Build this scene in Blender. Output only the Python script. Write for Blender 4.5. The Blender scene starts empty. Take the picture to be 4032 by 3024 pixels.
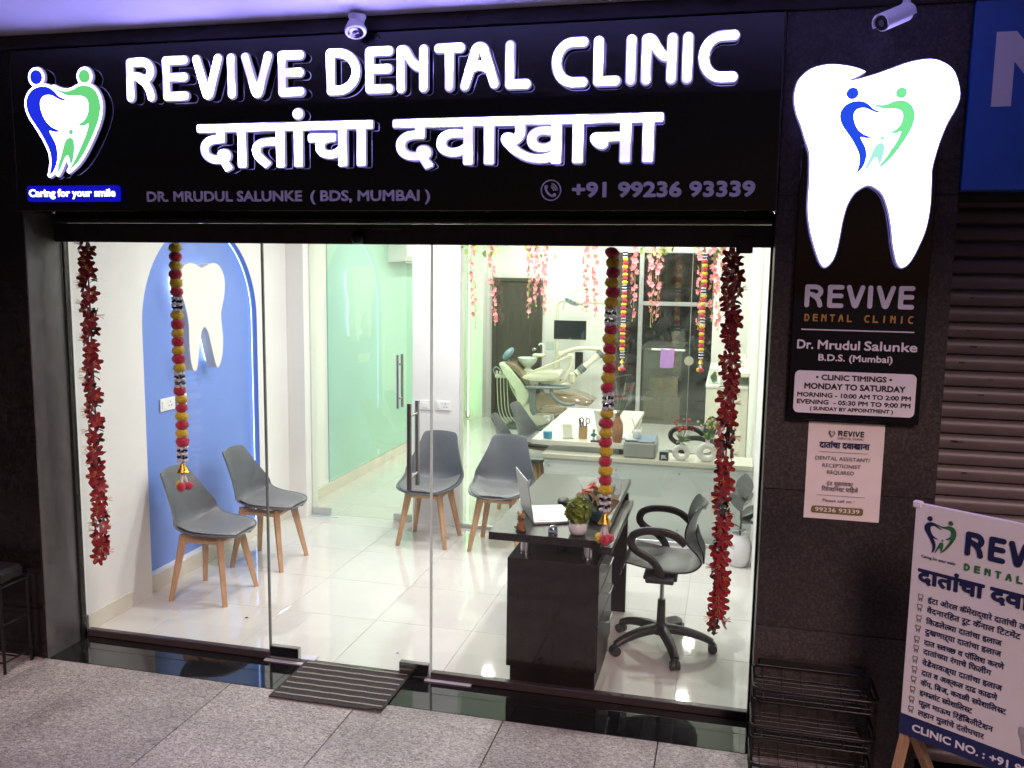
import bpy, bmesh, math, random
import numpy as np
from mathutils import Vector, Matrix
from mathutils.geometry import tessellate_polygon, delaunay_2d_cdt

# ------------------------------------------------------------------ camera, world, light, exposure
SC = bpy.context.scene
COL = SC.collection
R = math.radians
random.seed(7)
cam_d = bpy.data.cameras.new('camera')
cam = bpy.data.objects.new('camera', cam_d)
COL.objects.link(cam)
cam.location = (3.1848, -4.2031, 2.1159)
cam.rotation_euler = (R(82.552), R(-0.815), R(13.741))
cam_d.sensor_width = 36.0
cam_d.sensor_fit = 'HORIZONTAL'
cam_d.lens = 31.356
cam_d.clip_start = 0.05
cam_d.clip_end = 400.0
SC.camera = cam

world = bpy.data.worlds.new('World')
SC.world = world
world.use_nodes = True
wn, wl = world.node_tree.nodes, world.node_tree.links
bg = wn['Background']
sky = wn.new('ShaderNodeTexSky')
sky.sky_type = 'NISHITA'
sky.sun_disc = False
sky.sun_elevation = R(33)
sky.sun_rotation = R(158)
tint = wn.new('ShaderNodeMix')
tint.data_type = 'RGBA'
tint.blend_type = 'MULTIPLY'
tint.inputs['Factor'].default_value = 1.0
tint.inputs[7].default_value = (1.0, 0.66, 0.66, 1.0)
wl.new(sky.outputs[0], tint.inputs[6])
wl.new(tint.outputs[2], bg.inputs[0])
bg.inputs[1].default_value = 0.008

# the pink-orange glow of the street behind the camera, as one weak soft sun
sun_d = bpy.data.lights.new('street_glow', 'SUN')
sun_d.energy = 2.0
sun_d.angle = R(18)
sun_d.color = (1.0, 0.69, 0.67)
sun = bpy.data.objects.new('street_glow', sun_d)
COL.objects.link(sun)
sun.rotation_euler = (R(57), 0, R(20))
sun.location = (4, -8, 6)

vs = SC.view_settings
vs.view_transform = 'Standard'
vs.look = 'None'
vs.exposure = 0.0
vs.gamma = 1.0
vs.use_curve_mapping = False
SC.cycles.use_denoising = True
SC.cycles.use_adaptive_sampling = True
SC.cycles.adaptive_threshold = 0.04
SC.cycles.adaptive_min_samples = 12
SC.cycles.max_bounces = 7
SC.cycles.diffuse_bounces = 4
SC.cycles.glossy_bounces = 4
SC.cycles.transparent_max_bounces = 16
SC.cycles.sample_clamp_indirect = 6.0
SC.cycles.caustics_reflective = False
SC.cycles.caustics_refractive = False

# ------------------------------------------------------------------ materials
MATS = {}


def nodes_of(name):
    m = bpy.data.materials.new(name)
    m.use_nodes = True
    return m, m.node_tree.nodes, m.node_tree.links, m.node_tree.nodes['Principled BSDF']


def mat(name, col, rough=0.5, metal=0.0, spec=0.5, var=0.12, vs=14.0, bump=0.0, bs=120.0, rvar=0.1,
        emit=None, estr=0.0, coat=0.0, sub=0.0, stretch=None, sheen=0.0):
    """Principled surface whose colour and gloss wander a little with 3D noise."""
    if name in MATS:
        return MATS[name]
    m, n, l, b = nodes_of(name)
    b.inputs['Metallic'].default_value = metal
    b.inputs['Specular IOR Level'].default_value = spec
    b.inputs['Coat Weight'].default_value = coat
    b.inputs['Coat Roughness'].default_value = 0.04
    b.inputs['Sheen Weight'].default_value = sheen
    tc = n.new('ShaderNodeTexCoord')
    mp = n.new('ShaderNodeMapping')
    l.new(tc.outputs['Object'], mp.inputs[0])
    if stretch:
        mp.inputs['Scale'].default_value = stretch
    nz = n.new('ShaderNodeTexNoise')
    nz.inputs['Scale'].default_value = vs
    nz.inputs['Detail'].default_value = 6.0
    nz.inputs['Roughness'].default_value = 0.62
    l.new(mp.outputs[0], nz.inputs['Vector'])
    rp = n.new('ShaderNodeValToRGB')
    rp.color_ramp.elements[0].position = 0.3
    rp.color_ramp.elements[1].position = 0.72
    c = Vector(col)
    lo = c * (1.0 - var)
    hi = c * (1.0 + var)
    rp.color_ramp.elements[0].color = (*[max(0, min(1, x)) for x in lo], 1)
    rp.color_ramp.elements[1].color = (*[max(0, min(1, x)) for x in hi], 1)
    l.new(nz.outputs[0], rp.inputs[0])
    l.new(rp.outputs[0], b.inputs['Base Color'])
    mr = n.new('ShaderNodeMapRange')
    mr.inputs[3].default_value = max(0.0, rough - rvar * 0.5)
    mr.inputs[4].default_value = min(1.0, rough + rvar * 0.5)
    l.new(nz.outputs[0], mr.inputs[0])
    l.new(mr.outputs[0], b.inputs['Roughness'])
    if bump:
        nb = n.new('ShaderNodeTexNoise')
        nb.inputs['Scale'].default_value = bs
        nb.inputs['Detail'].default_value = 4.0
        l.new(mp.outputs[0], nb.inputs['Vector'])
        bp = n.new('ShaderNodeBump')
        bp.inputs['Strength'].default_value = bump
        bp.inputs['Distance'].default_value = 0.004
        l.new(nb.outputs[0], bp.inputs['Height'])
        l.new(bp.outputs[0], b.inputs['Normal'])
    if emit:
        b.inputs['Emission Color'].default_value = (*emit, 1)
        b.inputs['Emission Strength'].default_value = estr
    MATS[name] = m
    return m


def light_mat(name, col, strength, uneven=0.0, scale=9.0):
    """Surface of an LED-lit sign: light, unevenly spread by the LEDs inside."""
    if name in MATS:
        return MATS[name]
    m, n, l, b = nodes_of(name)
    b.inputs['Base Color'].default_value = (*[0.12 * c for c in col], 1)
    b.inputs['Roughness'].default_value = 0.35
    b.inputs['Emission Color'].default_value = (*col, 1)
    if uneven:
        tc = n.new('ShaderNodeTexCoord')
        nz = n.new('ShaderNodeTexNoise')
        nz.inputs['Scale'].default_value = scale
        nz.inputs['Detail'].default_value = 1.0
        l.new(tc.outputs['Object'], nz.inputs['Vector'])
        mr = n.new('ShaderNodeMapRange')
        mr.inputs[1].default_value = 0.30
        mr.inputs[2].default_value = 0.30 + 0.40 * uneven
        l.new(nz.outputs[0], mr.inputs[0])
        pw = n.new('ShaderNodeMath')
        pw.operation = 'POWER'
        pw.inputs[1].default_value = 3.0
        l.new(mr.outputs[0], pw.inputs[0])
        ma = n.new('ShaderNodeMath')
        ma.operation = 'MULTIPLY_ADD'
        ma.inputs[1].default_value = strength
        ma.inputs[2].default_value = 3.3
        l.new(pw.outputs[0], ma.inputs[0])
        l.new(ma.outputs[0], b.inputs['Emission Strength'])
    else:
        b.inputs['Emission Strength'].default_value = strength
    MATS[name] = m
    return m


def glass_mat(name, tint_=(0.97, 0.99, 0.97), ior=1.5, rough=0.0, film=0.0, film_col=(0.6, 0.65, 0.6)):
    """Clear sheet glass: straight-through light plus a Fresnel mirror, a trace of dust."""
    if name in MATS:
        return MATS[name]
    m, n, l, b = nodes_of(name)
    n.remove(b)
    out = n['Material Output']
    tr = n.new('ShaderNodeBsdfTransparent')
    tr.inputs[0].default_value = (*tint_, 1)
    gl = n.new('ShaderNodeBsdfGlossy')
    gl.inputs['Roughness'].default_value = rough
    fr = n.new('ShaderNodeFresnel')
    ge = n.new('ShaderNodeNewGeometry')
    mi = n.new('ShaderNodeMapRange')          # thin sheet: the far face mirrors like the near one
    mi.inputs[3].default_value = ior
    mi.inputs[4].default_value = 1.0 / ior
    l.new(ge.outputs['Backfacing'], mi.inputs[0])
    l.new(mi.outputs[0], fr.inputs[0])
    mx = n.new('ShaderNodeMixShader')
    l.new(fr.outputs[0], mx.inputs[0])
    l.new(tr.outputs[0], mx.inputs[1])
    l.new(gl.outputs[0], mx.inputs[2])
    last = mx
    if film > 0:
        df = n.new('ShaderNodeBsdfDiffuse')
        df.inputs[0].default_value = (*film_col, 1)
        nz = n.new('ShaderNodeTexNoise')
        nz.inputs['Scale'].default_value = 6.0
        nz.inputs['Detail'].default_value = 8.0
        tc = n.new('ShaderNodeTexCoord')
        l.new(tc.outputs['Object'], nz.inputs['Vector'])
        mr = n.new('ShaderNodeMapRange')
        mr.inputs[1].default_value = 0.45
        mr.inputs[2].default_value = 0.9
        mr.inputs[3].default_value = film * 0.3
        mr.inputs[4].default_value = film * 2
        l.new(nz.outputs[0], mr.inputs[0])
        m2 = n.new('ShaderNodeMixShader')
        l.new(mr.outputs[0], m2.inputs[0])
        l.new(mx.outputs[0], m2.inputs[1])
        l.new(df.outputs[0], m2.inputs[2])
        last = m2
    l.new(last.outputs[0], out.inputs[0])
    MATS[name] = m
    return m


def granite_mat(name, c0, c1, c2, rough=0.55, scale=95.0, spec=0.4, bump=0.15, stretch=(1, 1.7, 1), rvar=0.12, dist=1.3):
    """Speckled stone: pale grains in a darker ground, broad stains over it."""
    m, n, l, b = nodes_of(name)
    tc = n.new('ShaderNodeTexCoord')
    mp = n.new('ShaderNodeMapping')
    mp.inputs['Scale'].default_value = stretch
    l.new(tc.outputs['Object'], mp.inputs[0])
    oi = n.new('ShaderNodeObjectInfo')
    ad = n.new('ShaderNodeVectorMath')
    l.new(mp.outputs[0], ad.inputs[0])
    sc_ = n.new('ShaderNodeVectorMath')
    sc_.operation = 'SCALE'
    sc_.inputs[0].default_value = (17, 31, 5)
    l.new(oi.outputs['Random'], sc_.inputs['Scale'])
    l.new(sc_.outputs[0], ad.inputs[1])
    n1 = n.new('ShaderNodeTexNoise')
    n1.inputs['Scale'].default_value = scale
    n1.inputs['Detail'].default_value = 3.0
    n1.inputs['Roughness'].default_value = 0.55
    n1.inputs['Distortion'].default_value = dist
    l.new(ad.outputs[0], n1.inputs['Vector'])
    r1 = n.new('ShaderNodeValToRGB')
    e = r1.color_ramp.elements
    e[0].position, e[0].color = 0.36, (*c0, 1)
    e[1].position, e[1].color = 0.64, (*c2, 1)
    k = e.new(0.5)
    k.color = (*c1, 1)
    l.new(n1.outputs[0], r1.inputs[0])
    n2 = n.new('ShaderNodeTexNoise')
    n2.inputs['Scale'].default_value = 2.3
    n2.inputs['Detail'].default_value = 5.0
    l.new(ad.outputs[0], n2.inputs['Vector'])
    r2 = n.new('ShaderNodeValToRGB')
    r2.color_ramp.elements[0].position = 0.3
    r2.color_ramp.elements[0].color = (0.72, 0.70, 0.70, 1)
    r2.color_ramp.elements[1].position = 0.7
    r2.color_ramp.elements[1].color = (1.05, 1.03, 1.0, 1)
    l.new(n2.outputs[0], r2.inputs[0])
    mx = n.new('ShaderNodeMix')
    mx.data_type = 'RGBA'
    mx.blend_type = 'MULTIPLY'
    mx.inputs['Factor'].default_value = 1.0
    l.new(r1.outputs[0], mx.inputs[6])
    l.new(r2.outputs[0], mx.inputs[7])
    tone = n.new('ShaderNodeMapRange')
    tone.inputs[3].default_value = 0.86
    tone.inputs[4].default_value = 1.08
    l.new(oi.outputs['Random'], tone.inputs[0])
    m3 = n.new('ShaderNodeVectorMath')
    m3.operation = 'SCALE'
    l.new(mx.outputs[2], m3.inputs[0])
    l.new(tone.outputs[0], m3.inputs['Scale'])
    l.new(m3.outputs[0], b.inputs['Base Color'])
    b.inputs['Specular IOR Level'].default_value = spec
    mr = n.new('ShaderNodeMapRange')
    mr.inputs[3].default_value = max(0.015, rough - rvar)
    mr.inputs[4].default_value = rough + rvar
    l.new(n2.outputs[0], mr.inputs[0])
    l.new(mr.outputs[0], b.inputs['Roughness'])
    if bump:
        bp = n.new('ShaderNodeBump')
        bp.inputs['Strength'].default_value = bump
        bp.inputs['Distance'].default_value = 0.002
        l.new(n1.outputs[0], bp.inputs['Height'])
        l.new(bp.outputs[0], b.inputs['Normal'])
    MATS[name] = m
    return m


def wood_mat(name, c0, c1, rough=0.45, scale=9.0, axis='Z', spec=0.4):
    if name in MATS:
        return MATS[name]
    m, n, l, b = nodes_of(name)
    tc = n.new('ShaderNodeTexCoord')
    mp = n.new('ShaderNodeMapping')
    s = {'X': (0.08, 1, 1), 'Y': (1, 0.08, 1), 'Z': (1, 1, 0.08)}[axis]
    mp.inputs['Scale'].default_value = s
    l.new(tc.outputs['Object'], mp.inputs[0])
    nz = n.new('ShaderNodeTexNoise')
    nz.inputs['Scale'].default_value = scale * 12
    nz.inputs['Detail'].default_value = 6
    nz.inputs['Distortion'].default_value = 0.6
    l.new(mp.outputs[0], nz.inputs['Vector'])
    rp = n.new('ShaderNodeValToRGB')
    rp.color_ramp.elements[0].position = 0.32
    rp.color_ramp.elements[0].color = (*c0, 1)
    rp.color_ramp.elements[1].position = 0.68
    rp.color_ramp.elements[1].color = (*c1, 1)
    l.new(nz.outputs[0], rp.inputs[0])
    l.new(rp.outputs[0], b.inputs['Base Color'])
    b.inputs['Roughness'].default_value = rough
    b.inputs['Specular IOR Level'].default_value = spec
    bp = n.new('ShaderNodeBump')
    bp.inputs['Strength'].default_value = 0.08
    bp.inputs['Distance'].default_value = 0.002
    l.new(nz.outputs[0], bp.inputs['Height'])
    l.new(bp.outputs[0], b.inputs['Normal'])
    MATS[name] = m
    return m


# ------------------------------------------------------------------ objects
def props(o, label=None, cat=None, group=None, kind=None):
    if label:
        o['label'] = label
    if cat:
        o['category'] = cat
    if group:
        o['group'] = group
    if kind:
        o['kind'] = kind
    return o


def thing(name, label, cat, loc=(0, 0, 0), rz=0.0, group=None):
    o = bpy.data.objects.new(name, None)
    o.empty_display_size = 0.05
    COL.objects.link(o)
    o.location = loc
    o.rotation_euler = (0, 0, rz)
    return props(o, label, cat, group)


def root_of(o):
    while o.parent:
        o = o.parent
    return o


def copy_tree(o, parent=None):
    c = o.copy()
    COL.objects.link(c)
    c.parent = parent
    for ch in list(o.children):
        copy_tree(ch, c)
    return c


def link_copy(o, parent, loc=None, rot=None, scale=None):
    """One more object on the same mesh."""
    c = o.copy()
    COL.objects.link(c)
    c.parent = parent
    if loc is not None:
        c.location = loc
    if rot is not None:
        c.rotation_euler = rot
    if scale is not None:
        c.scale = scale if hasattr(scale, '__len__') else (scale,) * 3
    return c


def mesh_obj(name, v, f, m, parent=None, world=False, smooth=None):
    me = bpy.data.meshes.new(name)
    if world and parent is not None:
        r = root_of(parent)
        c, s = math.cos(-r.rotation_euler[2]), math.sin(-r.rotation_euler[2])
        L = r.location
        v = [((x - L[0]) * c - (y - L[1]) * s, (x - L[0]) * s + (y - L[1]) * c, z - L[2]) for x, y, z in v]
    me.from_pydata([tuple(p) for p in v], [], f)
    me.validate()
    bm = bmesh.new()
    bm.from_mesh(me)
    bmesh.ops.recalc_face_normals(bm, faces=bm.faces[:])
    bm.to_mesh(me)
    bm.free()
    if smooth is not None:
        me.polygons.foreach_set('use_smooth', [True] * len(me.polygons))
        me.set_sharp_from_angle(angle=R(smooth))
    me.materials.append(m)
    o = bpy.data.objects.new(name, me)
    COL.objects.link(o)
    if parent is not None:
        o.parent = parent
    return o


class MB:
    def __init__(self):
        self.v, self.f = [], []

    def add(self, v, f):
        k = len(self.v)
        self.v += [tuple(p) for p in v]
        self.f += [tuple(i + k for i in q) for q in f]
        return self

    def box(self, x0, x1, y0, y1, z0, z1, c=0.0):
        if x0 > x1: x0, x1 = x1, x0
        if y0 > y1: y0, y1 = y1, y0
        if z0 > z1: z0, z1 = z1, z0
        if c <= 0:
            v = [(x, y, z) for z in (z0, z1) for y in (y0, y1) for x in (x0, x1)]
            f = [(0, 2, 3, 1), (4, 5, 7, 6), (0, 1, 5, 4), (1, 3, 7, 5), (3, 2, 6, 7), (2, 0, 4, 6)]
            return self.add(v, f)
        c = min(c, 0.45 * min(x1 - x0, y1 - y0, z1 - z0))
        bm = bmesh.new()
        bmesh.ops.create_cube(bm, size=1)
        for p in bm.verts:
            p.co = Vector((x0 + (p.co.x + .5) * (x1 - x0), y0 + (p.co.y + .5) * (y1 - y0), z0 + (p.co.z + .5) * (z1 - z0)))
        bmesh.ops.bevel(bm, geom=bm.edges[:], offset=c, segments=1, affect='EDGES', profile=0.5)
        bm.verts.index_update()
        self.add([p.co for p in bm.verts], [[q.index for q in g.verts] for g in bm.faces])
        bm.free()
        return self

    def cyl(self, p0, p1, r0, r1=None, n=14, caps=True, rot=0.0):
        r1 = r0 if r1 is None else r1
        p0, p1 = Vector(p0), Vector(p1)
        d = (p1 - p0).normalized()
        a = Vector((0, 0, 1)) if abs(d.z) < 0.9 else Vector((1, 0, 0))
        u = d.cross(a).normalized()
        w = d.cross(u)
        v = []
        for p, r in ((p0, r0), (p1, r1)):
            for i in range(n):
                t = 2 * math.pi * i / n + rot
                v.append(p + (u * math.cos(t) + w * math.sin(t)) * r)
        f = [(i, (i + 1) % n, n + (i + 1) % n, n + i) for i in range(n)]
        if caps:
            f += [tuple(range(n - 1, -1, -1)), tuple(range(n, 2 * n))]
        return self.add(v, f)

    def tube(self, path, r, n=8, closed=False, sx=1.0, sy=1.0, up=None):
        """Sweep an ellipse along a path."""
        P = [Vector(p) for p in path]
        m = len(P)
        rr = r if hasattr(r, '__len__') else [r] * m
        v = []
        prev = None
        for i, p in enumerate(P):
            a = P[(i - 1) % m] if (closed or i > 0) else p
            b = P[(i + 1) % m] if (closed or i < m - 1) else p
            d = (b - a).normalized()
            if up is not None:
                ref = Vector(up)
            else:
                ref = prev if prev is not None else (Vector((0, 0, 1)) if abs(d.z) < 0.9 else Vector((0, 1, 0)))
            u = (ref - d * ref.dot(d))
            if u.length < 1e-5:
                u = d.orthogonal()
            u.normalize()
            w = d.cross(u)
            prev = u
            for k in range(n):
                t = 2 * math.pi * k / n
                v.append(p + u * (math.cos(t) * rr[i] * sx) + w * (math.sin(t) * rr[i] * sy))
        f = []
        for i in range(m if closed else m - 1):
            j = (i + 1) % m
            for k in range(n):
                f.append((i * n + k, i * n + (k + 1) % n, j * n + (k + 1) % n, j * n + k))
        if not closed:
            f += [tuple(range(n - 1, -1, -1)), tuple(range((m - 1) * n, m * n))]
        return self.add(v, f)

    def lathe(self, prof, n=20, c=(0, 0, 0), sx=1.0, sy=1.0):
        v, f = [], []
        m = len(prof)
        for r, z in prof:
            for k in range(n):
                t = 2 * math.pi * k / n
                v.append((c[0] + r * sx * math.cos(t), c[1] + r * sy * math.sin(t), c[2] + z))
        for i in range(m - 1):
            for k in range(n):
                f.append((i * n + k, i * n + (k + 1) % n, (i + 1) * n + (k + 1) % n, (i + 1) * n + k))
        f += [tuple(range(n - 1, -1, -1)), tuple(range((m - 1) * n, m * n))]
        return self.add(v, f)

    def ball(self, c, r, sub=2, s=(1, 1, 1), jit=0.0, rng=None):
        bm = bmesh.new()
        bmesh.ops.create_icosphere(bm, subdivisions=sub, radius=1)
        v = []
        for p in bm.verts:
            k = r * (1 + (rng.uniform(-jit, jit) if rng else 0))
            v.append((c[0] + p.co.x * k * s[0], c[1] + p.co.y * k * s[1], c[2] + p.co.z * k * s[2]))
        bm.verts.index_update()
        f = [[q.index for q in g.verts] for g in bm.faces]
        bm.free()
        return self.add(v, f)

    def shell(self, G, th):
        """Closed sheet from a grid of points, thickened along its normals."""
        nv, nu = len(G), len(G[0])
        A = np.array([[tuple(p) for p in row] for row in G], float)
        du = np.gradient(A, axis=1)
        dv = np.gradient(A, axis=0)
        N = np.cross(du, dv)
        N /= np.maximum(np.linalg.norm(N, axis=2, keepdims=True), 1e-9)
        T = A + N * th
        v = [tuple(p) for p in A.reshape(-1, 3)] + [tuple(p) for p in T.reshape(-1, 3)]
        o = nv * nu
        f = []
        for i in range(nv - 1):
            for j in range(nu - 1):
                a, b, c, d = i * nu + j, i * nu + j + 1, (i + 1) * nu + j + 1, (i + 1) * nu + j
                f += [(a, b, c, d), (o + d, o + c, o + b, o + a)]
        rim = [(0, j) for j in range(nu)] + [(i, nu - 1) for i in range(1, nv)] + [(nv - 1, j) for j in range(nu - 2, -1, -1)] + [(i, 0) for i in range(nv - 2, 0, -1)]
        for k in range(len(rim)):
            a = rim[k][0] * nu + rim[k][1]
            b = rim[(k + 1) % len(rim)]
            b = b[0] * nu + b[1]
            f.append((a, o + a, o + b, b))
        return self.add(v, f)

    def xf(self, M):
        self.v = [tuple(M @ Vector(p)) for p in self.v]
        return self

    def build(self, name, m, parent=None, world=False, smooth=None):
        return mesh_obj(name, self.v, self.f, m, parent, world, smooth)


def spline(P, n=6, closed=False):
    """Catmull-Rom through points of any dimension."""
    P = [np.array(p, float) for p in P]
    out = []
    m = len(P)
    for i in range(m if closed else m - 1):
        p0 = P[(i - 1) % m] if (closed or i > 0) else P[i]
        p1, p2 = P[i], P[(i + 1) % m]
        p3 = P[(i + 2) % m] if (closed or i < m - 2) else p2
        for k in range(n):
            t = k / n
            out.append(tuple(0.5 * (2 * p1 + (p2 - p0) * t + (2 * p0 - 5 * p1 + 4 * p2 - p3) * t * t + (3 * p1 - p0 - 3 * p2 + p3) * t ** 3)))
    if not closed:
        out.append(tuple(P[-1]))
    return out


# ------------------------------------------------------------------ flat outlines: distance field -> contour -> plate
def dist_field(segs, tris, polys, cell, band):
    pts = np.array([p for s in segs for p in s] + [p for t in tris for p in t] + [p for q in polys for p in q], float)
    lo = pts.min(0) - band - 2 * cell
    hi = pts.max(0) + band + 2 * cell
    nx, nz = int((hi[0] - lo[0]) / cell) + 2, int((hi[1] - lo[1]) / cell) + 2
    D = np.full((nx, nz), band + cell)
    xs = lo[0] + np.arange(nx) * cell
    zs = lo[1] + np.arange(nz) * cell
    allsegs = list(segs)
    for q in polys:
        allsegs += [(q[i], q[(i + 1) % len(q)]) for i in range(len(q))]
    for a, b in allsegs:
        x0, x1 = min(a[0], b[0]) - band, max(a[0], b[0]) + band
        z0, z1 = min(a[1], b[1]) - band, max(a[1], b[1]) + band
        i0, i1 = max(0, int((x0 - lo[0]) / cell)), min(nx, int((x1 - lo[0]) / cell) + 2)
        j0, j1 = max(0, int((z0 - lo[1]) / cell)), min(nz, int((z1 - lo[1]) / cell) + 2)
        X, Z = xs[i0:i1, None], zs[None, j0:j1]
        dx, dz = b[0] - a[0], b[1] - a[1]
        L = dx * dx + dz * dz
        t = np.clip(((X - a[0]) * dx + (Z - a[1]) * dz) / L, 0, 1) if L > 1e-14 else 0.0
        d = np.hypot(X - a[0] - t * dx, Z - a[1] - t * dz)
        np.minimum(D[i0:i1, j0:j1], d, out=D[i0:i1, j0:j1])
    inside = np.zeros((nx, nz), bool)
    for a, b, c in tris:
        i0, i1 = max(0, int((min(a[0], b[0], c[0]) - lo[0]) / cell)), min(nx, int((max(a[0], b[0], c[0]) - lo[0]) / cell) + 2)
        j0, j1 = max(0, int((min(a[1], b[1], c[1]) - lo[1]) / cell)), min(nz, int((max(a[1], b[1], c[1]) - lo[1]) / cell) + 2)
        X, Z = xs[i0:i1, None], zs[None, j0:j1]
        d1 = (X - b[0]) * (a[1] - b[1]) - (a[0] - b[0]) * (Z - b[1])
        d2 = (X - c[0]) * (b[1] - c[1]) - (b[0] - c[0]) * (Z - c[1])
        d3 = (X - a[0]) * (c[1] - a[1]) - (c[0] - a[0]) * (Z - a[1])
        inside[i0:i1, j0:j1] |= ((d1 >= 0) & (d2 >= 0) & (d3 >= 0)) | ((d1 <= 0) & (d2 <= 0) & (d3 <= 0))
    for q in polys:
        c = np.zeros((nx, nz), bool)
        X, Z = xs[:, None], zs[None, :]
        for i in range(len(q)):
            (ax, az), (bx, bz) = q[i], q[(i + 1) % len(q)]
            if az == bz:
                continue
            c ^= ((az > Z) != (bz > Z)) & (X < (bx - ax) * (Z - az) / (bz - az) + ax)
        inside |= c
    return np.where(inside, -D, D), lo


CASES = {1: [(3, 0)], 2: [(0, 1)], 3: [(3, 1)], 4: [(1, 2)], 5: [(3, 0), (1, 2)], 6: [(0, 2)], 7: [(3, 2)], 8: [(2, 3)],
         9: [(0, 2)], 10: [(0, 1), (2, 3)], 11: [(1, 2)], 12: [(1, 3)], 13: [(0, 1)], 14: [(3, 0)]}


def contours(F, lo, cell, tol):
    b = (F < 0).astype(int)
    idx = b[:-1, :-1] + 2 * b[1:, :-1] + 4 * b[1:, 1:] + 8 * b[:-1, 1:]
    nb = {}
    for i, j in np.argwhere((idx > 0) & (idx < 15)):
        i, j = int(i), int(j)
        E = ((0, i, j), (1, i + 1, j), (0, i, j + 1), (1, i, j))
        for a, c in CASES[int(idx[i, j])]:
            nb.setdefault(E[a], []).append(E[c])
            nb.setdefault(E[c], []).append(E[a])

    def pos(k):
        h, i, j = k
        f0 = F[i, j]
        f1 = F[i + 1, j] if h == 0 else F[i, j + 1]
        t = f0 / (f0 - f1) if f0 != f1 else 0.5
        return (lo[0] + (i + (t if h == 0 else 0)) * cell, lo[1] + (j + (t if h == 1 else 0)) * cell)

    rings, seen = [], set()
    for k in nb:
        if k in seen:
            continue
        ring, cur, prev = [], k, None
        while cur not in seen:
            seen.add(cur)
            ring.append(pos(cur))
            nxt = [q for q in nb[cur] if q != prev and q not in seen]
            prev = cur
            if not nxt:
                break
            cur = nxt[0]
        if len(ring) < 6:
            continue
        keep = [ring[0]]
        for i in range(1, len(ring)):
            p, q = keep[-1], ring[(i + 1) % len(ring)]
            r = ring[i]
            dx, dz = q[0] - p[0], q[1] - p[1]
            L = math.hypot(dx, dz) or 1e-9
            if abs((r[0] - p[0]) * dz - (r[1] - p[1]) * dx) / L > tol or math.hypot(r[0] - p[0], r[1] - p[1]) > 14 * cell:
                keep.append(r)
        if len(keep) >= 3:
            rings.append(keep)
    return rings


def offset_rings(segs=(), tris=(), polys=(), grow=0.0, cell=0.003, tol=None):
    F, lo = dist_field(list(segs), list(tris), list(polys), cell, abs(grow) + 3 * cell)
    return contours(F - grow, lo, cell, tol if tol is not None else cell * 0.06)


def ring_inside(p, r):
    c = False
    for i in range(len(r)):
        (ax, az), (bx, bz) = r[i - 1], r[i]
        if (az > p[1]) != (bz > p[1]) and p[0] < (bx - ax) * (p[1] - az) / (bz - az) + ax:
            c = not c
    return c


def ring_area(r):
    return 0.5 * abs(sum(r[i - 1][0] * r[i][1] - r[i][0] * r[i - 1][1] for i in range(len(r))))


def plate(rings, place, depth, back=False):
    """Filled outlines (islands with their holes) with thickness: place(a, b, d) maps outline + depth to space."""
    box = [(min(p[0] for p in r), max(p[0] for p in r), min(p[1] for p in r), max(p[1] for p in r)) for r in rings]
    inn = []
    for i, r in enumerate(rings):
        inn.append([j for j in range(len(rings)) if j != i and box[j][0] <= box[i][0] and box[j][1] >= box[i][1] and box[j][2] <= box[i][2] and box[j][3] >= box[i][3] and ring_inside(r[0], rings[j])])
    start, k = [], 0
    for r in rings:
        start.append(k)
        k += len(r)
    flat = [p for r in rings for p in r]
    n = len(flat)
    vv = [place(a, b, depth) for a, b in flat] + [place(a, b, 0.0) for a, b in flat]
    f = []
    for i, r in enumerate(rings):
        if len(inn[i]) % 2:
            continue
        holes = [j for j in range(len(rings)) if len(inn[j]) == len(inn[i]) + 1 and i in inn[j]]
        loops = [r] + [rings[j] for j in holes]
        cx, cz = r[0]
        pts, edges = [], []
        for q in loops:
            k0 = len(pts)
            pts += [Vector(((a - cx) * 100, (b - cz) * 100)) for a, b in q]
            edges += [(k0 + m, k0 + (m + 1) % len(q)) for m in range(len(q))]
        vo, _, fo, _, _, _ = delaunay_2d_cdt(pts, edges, [], 1, 1e-6)
        if holes:
            hr = [[((a - cx) * 100, (b - cz) * 100) for a, b in rings[j]] for j in holes]
            hb = [(min(p[0] for p in q), max(p[0] for p in q), min(p[1] for p in q), max(p[1] for p in q)) for q in hr]
            keep = []
            for t in fo:
                g = sum((vo[q] for q in t), Vector((0, 0))) / len(t)
                if not any(b_[0] <= g.x <= b_[1] and b_[2] <= g.y <= b_[3] and ring_inside(g, q) for q, b_ in zip(hr, hb)):
                    keep.append(t)
            fo = keep
        k0 = len(vv)
        vv += [place(p.x / 100 + cx, p.y / 100 + cz, depth) for p in vo]
        f += [tuple(k0 + q for q in t) for t in fo]
        if back:
            k0 = len(vv)
            vv += [place(p.x / 100 + cx, p.y / 100 + cz, 0.0) for p in vo]
            f += [tuple(k0 + q for q in reversed(t)) for t in fo]
    for s0, r in zip(start, rings):
        m = len(r)
        for i in range(m):
            a, b = s0 + i, s0 + (i + 1) % m
            f.append((a, b, n + b, n + a))
    return vv, f


def facade(y):
    return lambda a, b, d: (a, y - d, b)


def poly_strokes(paths):
    return [(p[i], p[i + 1]) for p in paths for i in range(len(p) - 1)]


# text: outlines of Blender's own built-in font, thickened through the distance field
GLY = {}


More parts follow.
